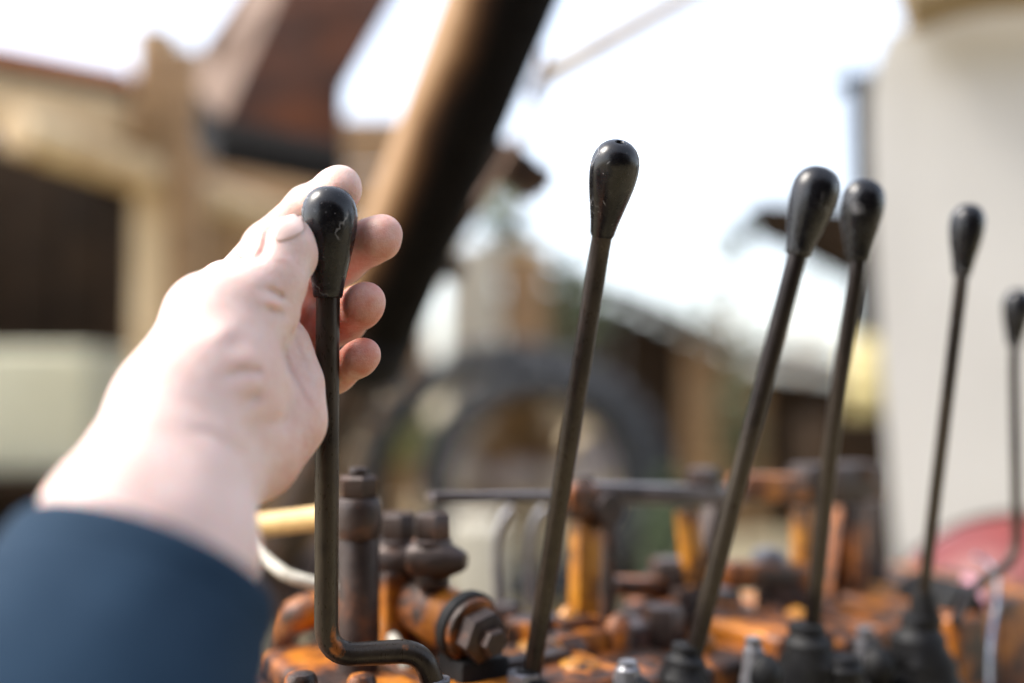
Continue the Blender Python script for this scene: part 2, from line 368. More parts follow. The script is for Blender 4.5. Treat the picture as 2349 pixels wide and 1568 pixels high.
# ------------------------------------------------------------------ the setting
g = mk('ground', ([(-400, -100, 0), (400, -100, 0), (400, 900, 0), (-400, 900, 0)], [[0, 1, 2, 3]]), M['ground']); g['kind'] = 'structure'

# open timber shed on the left, about 3 m away
SD = 3.0
sh = thing('timber_shed', P(380, 891, SD + .1) * 1, 'open timber shed with pale posts and orange tiled roof edge', 'shed')
sh.location.z = 0
pt, pb = P(395, 60, SD), P(395, 900, SD)
lp0, lp1, rp0, rp1 = P(365, 1200, SD), P(350, 60, SD), P(440, 1200, SD - .03), P(412, 105, SD - .03)
mk('post', bar((lp0.x, SD, 0), (lp1.x, SD, lp1.z), .11, .12, (0, 1, 0), .012), M['wood'], sh)
mk('post', bar((rp0.x + .03, SD - .03, 0), (rp1.x, SD - .03, rp1.z), .095, .10, (0, 1, 0), .012), M['plank'], sh)
mk('brace', bar(P(330, 330, SD - .08), P(352, 60, SD - .08), .07, .03, (0, 1, 0), .006), M['plank'], sh)
mk('post', bar((pt.x - 2.3, SD - .55, 0), (pt.x - 2.3, SD - .55, pt.z + .15), .19, .19, (0, 1, 0), .015), M['wood'], sh)
a, b = P(300, 285, SD - .02), P(-300, 195, SD - .45)
mk('beam', bar(b, a, .12, .125, (0, 0, 1), .01), M['wood'], sh)
mk('cross_beam', cyl(P(38, 300, SD - .55), (.25, 1, 0), .058, 1.6, .008), M['wood'], sh)
# roof: a deck with a row of tiles at its edge
a2, b2 = P(300, 218, SD - .05), P(-300, 110, SD - .5)
bk = Vector((-.4, 2.6, .12))
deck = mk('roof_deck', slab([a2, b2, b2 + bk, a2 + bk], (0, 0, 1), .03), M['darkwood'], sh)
n = 9
for i in range(n):
    p = a2.lerp(b2, (i + .0) / n) + Vector((0, -.03, .034)); q = a2.lerp(b2, (i + .94) / n) + Vector((0, -.03, .034))
    rw = mk('roof_tile', slab([p, q, q + bk * .16, p + bk * .16], (0, -.1, 1), .035), M['tile'], deck)
# back wall boards and dark interior
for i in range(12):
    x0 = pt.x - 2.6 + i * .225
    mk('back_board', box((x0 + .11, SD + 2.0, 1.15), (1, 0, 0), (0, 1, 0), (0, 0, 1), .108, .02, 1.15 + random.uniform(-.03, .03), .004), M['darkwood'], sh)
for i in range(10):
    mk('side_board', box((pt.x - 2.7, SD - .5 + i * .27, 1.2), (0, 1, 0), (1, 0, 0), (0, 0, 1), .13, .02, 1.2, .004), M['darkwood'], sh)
# bench in the shed and the pale canvas covered crate on it
cb = thing('work_bench', (P(90, 1100, 3.6).x, 3.6, 0), 'dark low bench inside the open timber shed', 'bench')
bz = P(90, 1085, 3.5).z
mk('top', box((P(60, 1100, 3.6).x - .3, 3.65, bz - .03), (1, 0, 0), (0, 1, 0), (0, 0, 1), .62, .3, .03, .005), M['darkwood'], cb)
for sx in (-.8, .25):
    for sy in (3.42, 3.88):
        mk('leg', box((P(60, 1100, 3.6).x + sx, sy, (bz - .06) / 2), (1, 0, 0), (0, 1, 0), (0, 0, 1), .04, .04, (bz - .06) / 2, .004), M['darkwood'], cb)
c0, c1 = P(-260, 800, 3.5), P(215, 1085, 3.5)
cr = mk('covered_crate', box(((c0.x + c1.x) / 2, 3.68, (bz + c0.z) / 2 + .002), (1, 0, 0), (0, 1, 0), (0, 0, 1), (c1.x - c0.x) / 2, .22, (c0.z - bz) / 2, .03, 3), M['olive'])
tag(cr, 'pale olive crate standing on the bench in the dark shed', 'crate')

# plank fence behind the boom end, right of the shed post
pf = thing('plank_wall', (P(640, 900, 4.2).x, 4.2, 0), 'tan plank wall beside the shed post, behind the hand', 'wall')
for i in range(9):
    z0 = .05 + i * .235
    mk('plank', box((P(700, 900, 4.2).x, 4.2, z0 + .115), (1, 0, 0), (0, 1, 0), (0, 0, 1), .52, .02 + .004 * (i % 2), .112, .006), M['plank'], pf)
for sx in (-.45, .45):
    mk('post', box((P(700, 900, 4.2).x + sx, 4.27, 1.06), (1, 0, 0), (0, 1, 0), (0, 0, 1), .05, .045, 1.06, .006), M['plank'], pf)

# dark barn with sloping roof in the middle distance
BD = 7.0
bn = thing('dark_barn', (P(1500, 891, BD).x, BD, 0), 'dark brown barn with low sloping roof behind the wheels', 'barn')
def bp_(px, py, dy=0): v = P(px, py, BD); return Vector((v.x, BD + dy, v.z))
xl, xr = bp_(1235, 0).x, bp_(1990, 0).x
nb = 16
tops = [(1235, 640), (1330, 655), (1450, 690), (1560, 742), (1640, 785), (1720, 830), (1990, 870)]
for i in range(nb):
    xa, xb = xl + (xr - xl) * i / nb, xl + (xr - xl) * (i + .96) / nb
    pxm = 1235 + (1990 - 1235) * (i + .5) / nb
    zt = bp_(pxm, float(np.interp(pxm, [t[0] for t in tops], [t[1] for t in tops]))).z - .05
    mk('wall_board', box(((xa + xb) / 2, BD + .02, zt / 2), (1, 0, 0), (0, 1, 0), (0, 0, 1), (xb - xa) / 2, .02 + .005 * (i % 3), zt / 2, .004),
       M['darkwood'] if i not in (7, 8, 9, 10) else M['plank'], bn)
rf = [bp_(px, py, -.25) for px, py in tops]
for p, q in zip(rf, rf[1:]):
    bkv = Vector((.0, 2.2, .25))
    mk('roof_panel', slab([p, q, q + bkv, p + bkv], (0, 0, 1), .06), M['darkwood'], bn)
# leaning dark eave of a lean-to and the dark pole right of the house
p, q = P(1735, 478, 5.5), P(2010, 545, 5.5)
le = thing('lean_to_roof', (P(1980, 891, 5.5).x, 5.5, 0), 'dark brown lean-to eave on a black pole beside the white cab', 'roof')
mk('eave', slab([P(1735, 455, 5.5), P(2030, 470, 5.5), P(2030, 640, 5.5), P(1880, 560, 5.5), P(1800, 530, 5.5)], (0, 1, 0), .5), M['darkwood'], le)
pp = P(1978, 200, 5.72); mk('pole', cyl((pp.x, 5.6, 0), (0, 0, 1), .10, P(1985, 165, 5.6).z, .01), M['black'], le)
p, q = P(1985, 170, 5.5), P(1900, 195, 5.5)
mk('bracket', bar(p, q, .1, .07, (0, 0, 1), .01), M['black'], le)

# yellow drum and a rounded pale tarp heap near the barn
yd = P(1990, 950, 5.0)
zb = P(1990, 955, 5.0).z; zz = P(1990, 785, 5.0).z - zb
dr = thing('yellow_drum', (yd.x, 5.0, zb), 'pale yellow plastic drum standing on a dark crate by the cab edge', 'drum')
mk('body', lathe((yd.x, 5.0, zb), (0, 0, 1), [(0, 0), (0, .09), (.02, .105), (zz * .33, .108), (zz * .35, .114), (zz * .37, .108), (zz * .66, .108), (zz * .68, .114), (zz * .7, .108), (zz * .93, .10), (zz, .07), (zz, 0)]), M['yellowthing'], dr)
mk('lid', cyl((yd.x, 5.0, zb + zz), (0, 0, 1), .04, .03, .006), M['yellowthing'], dr)
dc = thing('dark_crate', (yd.x, 5.0, 0), 'dark timber crate under the yellow drum', 'crate')
for k in range(5):
    mk('slat', box((yd.x, 4.82, zb * (k + .5) / 5), (1, 0, 0), (0, 1, 0), (0, 0, 1), .3, .012, zb * .09, .004), M['darkwood'], dc)
mk('carcass', box((yd.x, 5.03, zb / 2 - .002), (1, 0, 0), (0, 1, 0), (0, 0, 1), .29, .19, zb / 2 - .004, .006), M['darkwood'], dc)
# pale timber crates/posts left of the barn
c = P(1085, 891, 4.6)
t = thing('pale_board', (c.x, 4.6, 0), 'pale upright board standing left of the dark barn', 'board')
mk('panel', box((c.x, 4.6, P(1085, 560, 4.6).z / 2), (1, 0, 0), (0, 1, 0), (0, 0, 1), S(60, 4.6), .03, P(1085, 560, 4.6).z / 2, .01), M['concrete'], t)
mk('brace', bar((c.x, 4.65, 0), (c.x, 4.63, 1.3), .08, .05, (0, 1, 0), .005), M['wood'], t)
c = P(1200, 891, 4.7)
t = thing('tan_timber_post', (c.x, 4.7, 0), 'thick tan timber post beside the pale board', 'post')
mk('post', box((c.x, 4.7, P(1200, 585, 4.7).z / 2), (1, 0, 0), (0, 1, 0), (0, 0, 1), S(50, 4.7), .09, P(1200, 585, 4.7).z / 2, .012), M['plank'], t)
mk('cap', box((c.x, 4.7, P(1200, 585, 4.7).z + .015), (1, 0, 0), (0, 1, 0), (0, 0, 1), S(56, 4.7), .1, .015, .005), M['wood'], t)

# two big weathered tyres standing in the yard
def tyre(px, py, d, rpx, wpx, label, yaw):
    r, wd = S(rpx, d), S(wpx, d)
    c = P(px, py, d)
    ax = Vector((math.sin(yaw), -math.cos(yaw), .0))
    t = thing('old_tyre', (c.x, c.y, c.z - r), label, 'tyre', 'old tyres standing in the yard')
    ty = [(-.07, r - wd), (-.09, r - wd * .8), (-.10, r - wd * .5), (-.09, r - wd * .2), (-.07, r - wd * .05), (-.03, r), (.03, r), (.07, r - wd * .05), (.09, r - wd * .2), (.10, r - wd * .5), (.09, r - wd * .8), (.07, r - wd), (-.07, r - wd)]
    t_ = mk('carcass', lathe(c, ax, ty, 64), M['tyre'], t)
    mk('bead', lathe(c, ax, [(-.074, r - wd), (-.078, r - wd * 1.04), (-.07, r - wd * 1.08), (-.06, r - wd * 1.04), (-.06, r - wd)], 64), M['rubber'], t)
    a, b, _ = frame(ax)
    for k in range(44):
        an = 2 * math.pi * k / 44; rad = a * math.cos(an) + b * math.sin(an); tg = a * -math.sin(an) + b * math.cos(an)
        sgn = 1 if k % 2 else -1
        mk('tread_lug', box(c + rad * (r + .004) + ax * (.045 * sgn), (ax + tg * .4 * sgn), (tg - ax * .4 * sgn), rad, .05, .017, .012, .003), M['tyre'], t_)
    return t
tyre(1234, 1110, 3.45, 262, 62, 'smaller grey weathered tyre seen face on behind the levers', R(6))
tyre(1178, 1155, 3.62, 368, 60, 'larger grey tyre standing behind the smaller one', R(-6))
hc = P(1230, 1000, 4.2)
heap = mk('rubble_heap', lump((hc.x, 4.2, .1), .62, .42, .72, .3, 2.0, 4, 3), M['straw']); heap['kind'] = 'stuff'; heap['label'] = 'tan heap of dirt and rubble seen through the tyres'; heap['category'] = 'rubble'
rs_ = random.Random(5)
spots = [(1100, 965, 'pale', 'pale stone high on the heap, inside the smaller tyre'), (1180, 1080, 'lav', 'lavender grey stone low inside the smaller tyre'), (1040, 1080, 'pale', 'cream stone at the left inside edge of the smaller tyre'),
         (1180, 935, 'brown', 'brown stone at the top of the heap'), (1290, 930, 'pale', 'flat pale stone just left of the second lever'), (1150, 1020, 'brown', 'dark brown stone in the middle of the heap'),
         (1250, 1020, 'brown', 'reddish stone below the flat pale one'), (1390, 950, 'pale', 'tan stone right of the second lever on the heap'), (1420, 1040, 'lav', 'grey stone by the right inside edge of the tyre'), (1330, 1090, 'pale', 'cream stone just above the rail'),
         (925, 1010, 'green', 'yellowish mossy stone between the two tyre rims'), (1100, 1120, 'brown', 'brown stone at the foot of the heap')]
for i, (px, py, c_, lab) in enumerate(spots):
    c = P(px, py, 3.78); r = rs_.uniform(.075, .125)
    s_ = mk('stone', lump(c, r * 1.15, r, r * .85, .55, 1.3, 3, i + 5), M['rock' if c_ == 'pale' else 'sack' if c_ == 'lav' else 'moss' if c_ == 'green' else 'plank'])
    tag(s_, lab, 'stone', 'stones on the rubble heap')
lo_h = mk('dirt_bank', lump((P(1180, 1000, 3.7).x, 3.75, .0), .9, .34, .42, .3, 2.0, 4, 9), M['ground']); lo_h['kind'] = 'stuff'; lo_h['label'] = 'low bank of dirt the old tyres stand in'; lo_h['category'] = 'dirt'

# thin bare tree beyond the barn
def bare_tree(px, d, topy, label, n, seed, lean=0.0, big=1.0):
    c = P(px, 891, d); zt = P(px, topy, d).z; rg = random.Random(seed)
    t = thing('bare_tree', (c.x, d, 0), label, 'tree')
    def tp(u): return Vector((c.x + lean * u + .05 * math.sin(u * 5), d, zt * u))
    mk('trunk', tube([tp(k / 10) for k in range(11)], [.07, .012], 8), M['plank'], t)
    tips = []
    for k in range(n):
        u = rg.uniform(.35, .97); p = tp(u); a = rg.uniform(0, 6.28); L_ = (1.1 - u) * zt * rg.uniform(.35, .6)
        q = p + Vector((math.cos(a) * L_ * .7, math.sin(a) * L_ * .4, L_ * rg.uniform(.5, .9)))
        mk('branch', tube(catmull([p, p.lerp(q, .5) + Vector((0, 0, -.05)), q], 3), [.022, .006], 6), M['plank'], t)
        tips.append((p, q))
    V, Fc = [], []
    for p, q in tips:
        for k in range(16):
            o_ = p.lerp(q, rg.uniform(.45, 1.05)) + Vector((rg.gauss(0, .08), rg.gauss(0, .08), rg.gauss(0, .08)))
            a, b, _ = frame((rg.gauss(0, 1), rg.gauss(0, 1), rg.gauss(0, 1))); s_ = rg.uniform(.02, .045) * big
            i = len(V); V += [o_ - a * s_, o_ + b * s_ * .5, o_ + a * s_, o_ - b * s_ * .5]; Fc.append([i, i + 1, i + 2, i + 3])
    cw = mk('crown', (V, Fc), M['leaf'], t, smooth=False); cw['kind'] = 'stuff'
bare_tree(1655, 9.0, 520, 'thin sparse tree beyond the barn between two levers', 14, 4, .15, 1.8)
bare_tree(1290, 6.0, 400, 'sparse tree with dark leaves just left of the second lever', 22, 8, -.25, 2.2)
bare_tree(1830, 10.0, 640, 'low sparse tree under the dark eave', 8, 15, .1)

# leafy shrubs by the barn
def shrub(px, d, h, r, n, label):
    c = P(px, 891, d); t = thing('shrub', (c.x, c.y, 0), label, 'shrub')
    V, Fc = [], []
    for k in range(n):
        q = Vector((random.gauss(0, 1), random.gauss(0, 1), random.gauss(0, 1))).normalized() * (random.random() ** .4)
        p = Vector((c.x + q.x * r, c.y + q.y * r, h * .6 + q.z * h * .4))
        a, b, _ = frame((random.gauss(0, 1), random.gauss(0, 1), random.gauss(0, 1) + 1)); s = random.uniform(.025, .05)
        i = len(V); V += [p - a * s, p + b * s * .5, p + a * s, p - b * s * .5]; Fc.append([i, i + 1, i + 2, i + 3])
    cw = mk('crown', (V, Fc), M['leaf'], t, smooth=False); cw['kind'] = 'stuff'
    for k in range(4):
        mk('stem', tube([(c.x, c.y, 0), (c.x + random.uniform(-.5, .5) * r, c.y + random.uniform(-.5, .5) * r, h * .7)], [.015, .006], 6), M['darkwood'], t)
shrub(1690, 6.2, 1.3, .14, 350, 'green leafy shrub against the barn wall')
shrub(1535, 3.3, .76, .09, 260, 'small green plant beside the wheel')

# pale concrete block behind the bank
cbk = P(1090, 1200, 2.4)
o = mk('concrete_block', box((cbk.x, 2.5, cbk.z / 2), (1, 0, 0), (0, 1, 0), (0, 0, 1), S(62, 2.4), .12, cbk.z / 2, .012), M['concrete'])
tag(o, 'pale concrete block seen under the rail, below the tyres', 'block')
# dark barn front standing behind the photographer: the levers mirror it
bw = thing('rear_barn', (3, -2.6, 0), 'dark timber barn front standing behind the viewer', 'barn')
for i in range(24):
    mk('wall_board', box((-1.9 + i * .5, -2.6, 1.7), (1, 0, 0), (0, 1, 0), (0, 0, 1), .245, .02 + .004 * (i % 3), 1.7, .004), M['darkwood'], bw)
mk('roof', slab([(-2.3, -2.4, 3.4), (10.3, -2.4, 3.4), (10.3, -5.9, 5.0), (-2.3, -5.9, 5.0)], (0, 0, 1), .08), M['tile'], bw)

# ------------------------------------------------------------------ machine parts around the levers
# white cab panel on the right with ochre roof rim
CD = 1.35
cb = thing('white_cab', (P(2250, 1300, CD).x, CD + .2, 0), 'white painted cab side with ochre roof rim', 'cab')
pts = [P(2062, 1420, CD), P(2040, 1100, CD), P(2012, 700, CD), P(1998, 400, CD), P(1996, 230, CD), P(2010, 140, CD), P(2040, 70, CD), P(2080, 20, CD), P(2080, -420, CD)]
pts = catmull(pts, 4)
far = [P(2900, -420, CD - .10), P(2900, 1420, CD - .10)]
mk('side_panel', slab(pts + far, (.4, .9, 0), .03), M['white'], cb)
bot = [P(2062, 1420, CD) , P(2900, 1420, CD - .10)]
mk('skirt', slab([bot[0], bot[1], Vector((bot[1].x, bot[1].y, 0)), Vector((bot[0].x, bot[0].y, 0))], (.4, .9, 0), .03), M['white'], cb)
rim = [P(2070, 10, CD - .06), P(2200, -35, CD - .08), P(2380, -55, CD - .1), P(2900, -70, CD - .17)]
mk('roof_rim', tube(catmull(rim, 6), S(70, CD), 20), M['tanrim'], cb)
for k in range(7):
    mk('rivet', lathe(P(2085 + k * 62, 1275, CD - .016 - k * .0075), (-.11, -1, 0), [(0, .006), (.002, .005), (.003, 0)], 10), M['greysteel'], cb)
# red tank beside it
rc0 = P(2325, 1570, .80); rr = .122; rax = Vector((.55, .83, 0)).normalized()
rt = thing('red_tank', (rc0.x + .15, rc0.y + .2, 0), 'rounded red tank below the white cab, right of the levers', 'tank')
mk('shell', lathe(rc0, rax, [(0, 0), (.0, rr * .35), (.008, rr * .6), (.025, rr * .82), (.05, rr * .95), (.08, rr), (.17, rr), (.205, rr * .9), (.22, rr * .5), (.22, 0)], 48), M['red'], rt)
mk('strap', lathe(rc0, rax, [(.10, rr + .001), (.10, rr + .004), (.125, rr + .004), (.125, rr + .001)], 48), M['iron'], rt)
for dy in (.06, .17):
    q = rc0 + rax * dy
    mk('stand', box((q.x, q.y, (q.z - rr) / 2 + .01), rax, (rax.y, -rax.x, 0), (0, 0, 1), .02, .08, (q.z - rr) / 2 + .008, .004), M['iron'], rt)

# tan rope from the cylinder up to the cab roof
ro = thing('guy_rope', P(1240, 183, 1.0), 'thin tan rope slanting up across the bright sky', 'rope')
mk('strand', tube([P(1240, 183, 1.0), P(1290, 155, 1.02), P(1530, 20, 1.15), P(2100, -300, 1.38)], S(20, 1.08), 12, wob=.1), M['wood'], ro)
mk('end_hook', tube(catmull([P(1243, 180, 1.0), P(1228, 192, .99), P(1218, 212, .985), P(1226, 228, .98)], 5), .004, 10), M['iron'], ro)
# big lifting cylinder crossing the top of the picture
ld = thing('hydraulic_cylinder', P(800, 1000, .95), 'thick diagonal black and rust hydraulic cylinder behind the hand', 'hydraulic cylinder')
A, B = P(770, 960, .98), P(1215, -160, .78)
ax = (B - A).normalized(); Lc = (B - A).length
rc = S(118, .84)
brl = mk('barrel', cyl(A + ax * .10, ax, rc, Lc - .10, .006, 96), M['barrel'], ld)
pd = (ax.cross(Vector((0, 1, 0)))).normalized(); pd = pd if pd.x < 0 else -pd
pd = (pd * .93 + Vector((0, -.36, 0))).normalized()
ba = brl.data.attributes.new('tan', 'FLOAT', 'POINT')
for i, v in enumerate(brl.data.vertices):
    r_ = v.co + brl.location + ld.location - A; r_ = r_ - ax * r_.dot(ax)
    ba.data[i].value = max(0, r_.normalized().dot(pd)) * .85 if r_.length > 1e-5 else 0  # tan where the barrel faces the light, black on its shaded side
mk('gland', cyl(A + ax * .065, ax, rc * 1.06, .05, .006, 48), M['black'], ld)
mk('rod', cyl(A - ax * .22, ax, rc * .55, .30, .004, 32), M['iron'], ld)
mk('clevis', cyl(A - ax * .24 - Vector((.05, 0, 0)), (1, 0, 0), rc * .8, .1, .006, 32), M['iron'], ld)
cp_ = A - ax * .24
for sx_ in (-1, 1):
    mk('pivot_cheek', box((cp_.x + sx_ * .065, cp_.y, (cp_.z + .05) / 2), (1, 0, 0), (0, 1, 0), (0, 0, 1), .012, .05, (cp_.z + .05) / 2, .004), M['iron'], ld)
# thin feed pipe with clamps along the cylinder
off = ax.cross(Vector((0, 1, 0))).normalized(); off = off if off.x > 0 else -off
fp = thing('feed_pipe', P(1000, 560, .95), 'thin pale feed pipe running beside the diagonal cylinder', 'pipe')
pl = [P(1250, 120, 1.0), P(1228, 250, 1.0), P(1150, 390, 1.0), P(1060, 520, 1.0), P(960, 650, 1.02), P(870, 800, 1.03), P(800, 960, 1.03)]
mk('tube', tube(catmull(pl, 6), .0045, 14), M['boomflank'], fp)
pl2 = [P(1190, 330, 1.05), P(1120, 420, 1.05), P(1010, 590, 1.06), P(900, 760, 1.06), P(830, 960, 1.06)]
mk('tube', tube(catmull(pl2, 6), .011, 14), M['iron'], fp)
for px, py in ((1165, 365), (1205, 395), (1180, 410), (1000, 600)):
    mk('clamp', box(P(px, py, 1.03), ax, off, Vector((0, 1, 0)), .012, .03, .02, .003), M['iron'], fp)

# rusty box boom hanging in from the top
bo = thing('box_boom', P(620, 330, 1.6), 'rust brown square boom arm ending above the hand', 'boom')
d0 = 1.55
f0 = [P(462, 265, d0), P(778, 350, d0 + .05), P(778, 205, d0 + .07)]
front = [P(498, 302, d0 - .0), P(780, 360, d0 + .04), P(783, 205, d0 + .10), P(930, -45, d0 + .62), P(655, -45, d0 + .52)]
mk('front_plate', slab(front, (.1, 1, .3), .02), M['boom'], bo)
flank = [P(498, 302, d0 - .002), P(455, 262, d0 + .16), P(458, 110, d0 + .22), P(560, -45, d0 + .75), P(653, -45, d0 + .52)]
mk('flank_plate', slab(flank, (.6, .8, 0), .02), M['boomflank'], bo)  # side light put into the colour: flank paler than the shaded front
endp = [P(446, 262, d0 + .15), P(496, 304, d0 - .02), P(788, 362, d0 + .03), P(792, 322, d0 + .3), P(600, 275, d0 + .42)]
mk('end_cap', slab(endp, (0, .12, -1), .05), M['black'], bo)
mk('wear_pad', slab([P(452, 215, d0 + .10), P(500, 268, d0 - .03), P(786, 330, d0 + .02), P(786, 372, d0 + .02), P(500, 326, d0 - .03), P(452, 290, d0 + .10)], (.1, 1, .2), .01), M['black'], bo)
pr_ = [P(1105, 0, 3), ]

# ---- valve bank: row coordinates a (along the levers), b (away from the viewer)
U2 = Vector((.839, .545, 0)); N2 = Vector((-.545, .839, 0)); O2 = P(1222, 1540, .43); O2.z = 0
ZT = .866
def RW(a, b, z): return O2 + U2 * a + N2 * b + Vector((0, 0, z))
def proj(p):
    v = p - CAM; d = v.dot(FWD); return 1174.5 + v.x / d * F, 784 - v.dot(UP) / d * F, d
def row(px, b, z):
    lo, hi = -.4, .9
    for _ in range(40):
        m = (lo + hi) / 2
        if proj(RW(m, b, z))[0] < px: lo = m
        else: hi = m
    return RW(lo, b, z)
def zat(px, b, py):
    """height at which a point of the row plane b at picture x = px shows at picture y = py"""
    lo, hi = .5, 1.2
    for _ in range(40):
        m = (lo + hi) / 2
        if proj(row(px, b, m))[1] > py: lo = m
        else: hi = m
    return lo
Z3 = Vector((0, 0, 1))
mf = thing('machine_frame', RW(.15, .06, 0), 'dark rusty steel frame carrying the valve bank', 'frame')
mk('top_plate', box(RW(.15, .06, .79), U2, N2, Z3, .42, .13, .012, .003), M['iron'], mf)
for a_ in (-.22, .52):
    for b_ in (-.03, .15):
        mk('leg', box(RW(a_, b_, .389), U2, N2, Z3, .03, .03, .389, .004), M['iron'], mf)
vb = thing('valve_bank', RW(.15, .06, .802), 'row of orange rusty hydraulic valve sections under the levers', 'valve bank')
na = 14
for i in range(na):
    a_ = -.20 + i * .047
    dz = random.uniform(-.006, .006); db = random.uniform(-.006, .006)
    mk('valve_section', box(RW(a_, .062 + db, .803 + (ZT - .803 + dz) / 2), U2, N2, Z3, .0225, .062 + random.uniform(-.006, .004), (ZT - .803 + dz) / 2, .005, 3), M['orange'], vb)
# bosses, caps and nuts scattered on the sections as seen
def boss(px, py, b, rpx, h, m='orange', ax=(0, 0, 1), dome=True, name='boss'):
    z = zat(px, b, py); p = row(px, b, z); d = proj(p)[2]; r = S(rpx, d)
    if dome: pr = [(-h, 0), (-h, r), (-h * .3, r), (-.1 * h, r * .93), (0, r * .75), (r * .12, r * .35), (r * .14, 0)]
    else: pr = [(-h, 0), (-h, r), (-.003, r), (-.001, r * .95), (0, r * .9), (0, 0)]
    return mk(name, lathe(p, ax, pr, 24), M[m], vb)
for a_ in [(1290, 1455, .055, 62, .03), (1400, 1430, .085, 60, .03), (1500, 1450, .07, 70, .03), (1660, 1425, .085, 50, .03), (1730, 1400, .085, 60, .03),
           (1930, 1385, .07, 55, .04), (2010, 1350, .07, 60, .04), (1180, 1500, .05, 50, .03), (1330, 1520, .02, 60, .03), (1480, 1520, .02, 55, .03), (1700, 1480, .03, 60, .03),
           (690, 1545, .03, 40, .02), (830, 1550, .03, 36, .02)]:
    boss(*a_, m=random.choice(['orange', 'orange', 'yellow']))
for a_ in [(1300, 1490, .045, 30, .02), (1590, 1405, .09, 28, .02), (2005, 1385, .06, 26, .02), (1905, 1400, .06, 24, .02), (1450, 1400, .1, 30, .02)]:
    z = zat(a_[0], a_[2], a_[1]); p = row(a_[0], a_[2], z); r = S(a_[3], proj(p)[2])
    mk('bolt_head', hexa(p - Vector((0, 0, .02)), (0, 0, 1), r, .022, random.random()), M['iron'], vb)

rs_ = random.Random(11)
for k in range(34):
    px = rs_.uniform(1130, 2060); b_ = rs_.uniform(.03, .11); p = row(px, b_, ZT); d_ = proj(p)[2]
    kind = rs_.random(); h_ = rs_.uniform(.008, .026); r_ = rs_.uniform(.006, .013)
    if kind < .4: mk('port_plug', hexa(p - Z3 * .004, Z3, r_, h_ * .7 + .004, rs_.random()), M[rs_.choice(['iron', 'orange', 'railgrey'])], vb)
    elif kind < .7: mk('boss', lathe(p - Z3 * .004, Z3, [(0, 0), (0, r_ * 1.2), (h_ * .6, r_ * 1.1), (h_ * .85, r_ * .8), (h_, r_ * .3), (h_, 0)], 20), M[rs_.choice(['orange', 'yellow'])], vb)
    else: mk('cast_rib', box(p + Z3 * h_ * .3, U2, N2, Z3, r_ * 1.9, r_ * .6, h_ * .45, .002), M[rs_.choice(['orange', 'iron'])], vb)

# linkage rail standing on the bank
lk = thing('linkage_rail', RW(.2, .075, ZT), 'long rusty linkage rail on orange posts behind the levers', 'rail')
BR = .075
def rp(px, py): return row(px, BR, zat(px, BR, py))
def rpb(px, py, b): return row(px, b, zat(px, b, py))
mk('rail_bar', bar(rp(985, 1142), rp(1335, 1140), .010, .005, (0, 0, 1), .0015), M['railgrey'], lk)
mk('rail_bar', bar(rp(1355, 1132), rp(1690, 1138), .018, .0115, (0, 0, 1), .003), M['railgrey'], lk)
mk('rail_bar', bar(rp(1690, 1118), rp(1850, 1118), .018, .016, (0, 0, 1), .003), M['orange'], lk)
mk('rail_bar', bar(rp(1830, 1110), rp(2010, 1105), .02, .024, (0, 0, 1), .004), M['iron'], lk)
mk('joint_block', box(rp(1322, 1150), U2, N2, Z3, .009, .009, .009, .003, 3), M['orange'], lk)
mk('joint_knuckle', lathe(rp(1372, 1165) - N2 * .012, N2, [(0, 0), (0, .008), (.003, .010), (.021, .010), (.024, .008), (.024, 0)], 24), M['iron'], lk)
for px, py, r in ((1340, 1092, 20), (1612, 1075, 38), (1960, 1062, 45), (1900, 1072, 26)):
    p = rp(px, py); r = S(r, proj(p)[2])
    mk('rail_nut', hexa(p - Vector((0, 0, .012)), (0, 0, 1), r, .012, random.random()), M['iron'], lk)
def legbar(px0, py0, px1, py1, wpx, m, b=BR, th=.010):
    p, q = rpb(px0, py0, b), rpb(px1, py1, b); d = proj(p)[2]
    mk('upright', bar(q, p, S(wpx, d), th, N2, .0015), M[m], lk)
legbar(1345, 1175, 1338, 1440, 62, 'yellow')
legbar(1392, 1175, 1388, 1440, 26, 'iron', BR + .004)
legbar(1575, 1170, 1600, 1400, 44, 'yellow'); legbar(1640, 1160, 1590, 1390, 40, 'iron', BR + .012)
legbar(1845, 1165, 1850, 1410, 56, 'yellow'); legbar(1930, 1165, 1900, 1400, 36, 'orange', BR + .008)
legbar(1965, 1150, 1960, 1390, 40, 'orange', BR); legbar(1998, 1150, 2005, 1390, 34, 'iron', BR + .01)
# low cross bars and a grey domed cap
mk('tie_bar', bar(rpb(1395, 1345, .09), rpb(1570, 1350, .09), .014, .011, (0, 0, 1), .003), M['orange'], lk)
mk('tie_bar', bar(rpb(1665, 1320, .07), rpb(1845, 1318, .07), .016, .016, (0, 0, 1), .004), M['orange'], lk)
p = rpb(1765, 1255, .075); mk('grey_cap', lathe(p, (0, 0, -1), [(0, 0), (.0008, .006), (.003, .010), (.008, .0115), (.012, .0115), (.0125, .013), (.016, .013), (.016, 0)], 28), M['greysteel'], lk)
p = rpb(1540, 1282, .09); mk('rail_nut', hexa(p - Vector((0, 0, .018)), (0, 0, 1), .013, .018, .3), M['iron'], lk)
p = rpb(1500, 1320, .1); mk('spacer', cyl(p - Vector((0, 0, .03)), (0, 0, 1), .007, .03, .001), M['iron'], lk)

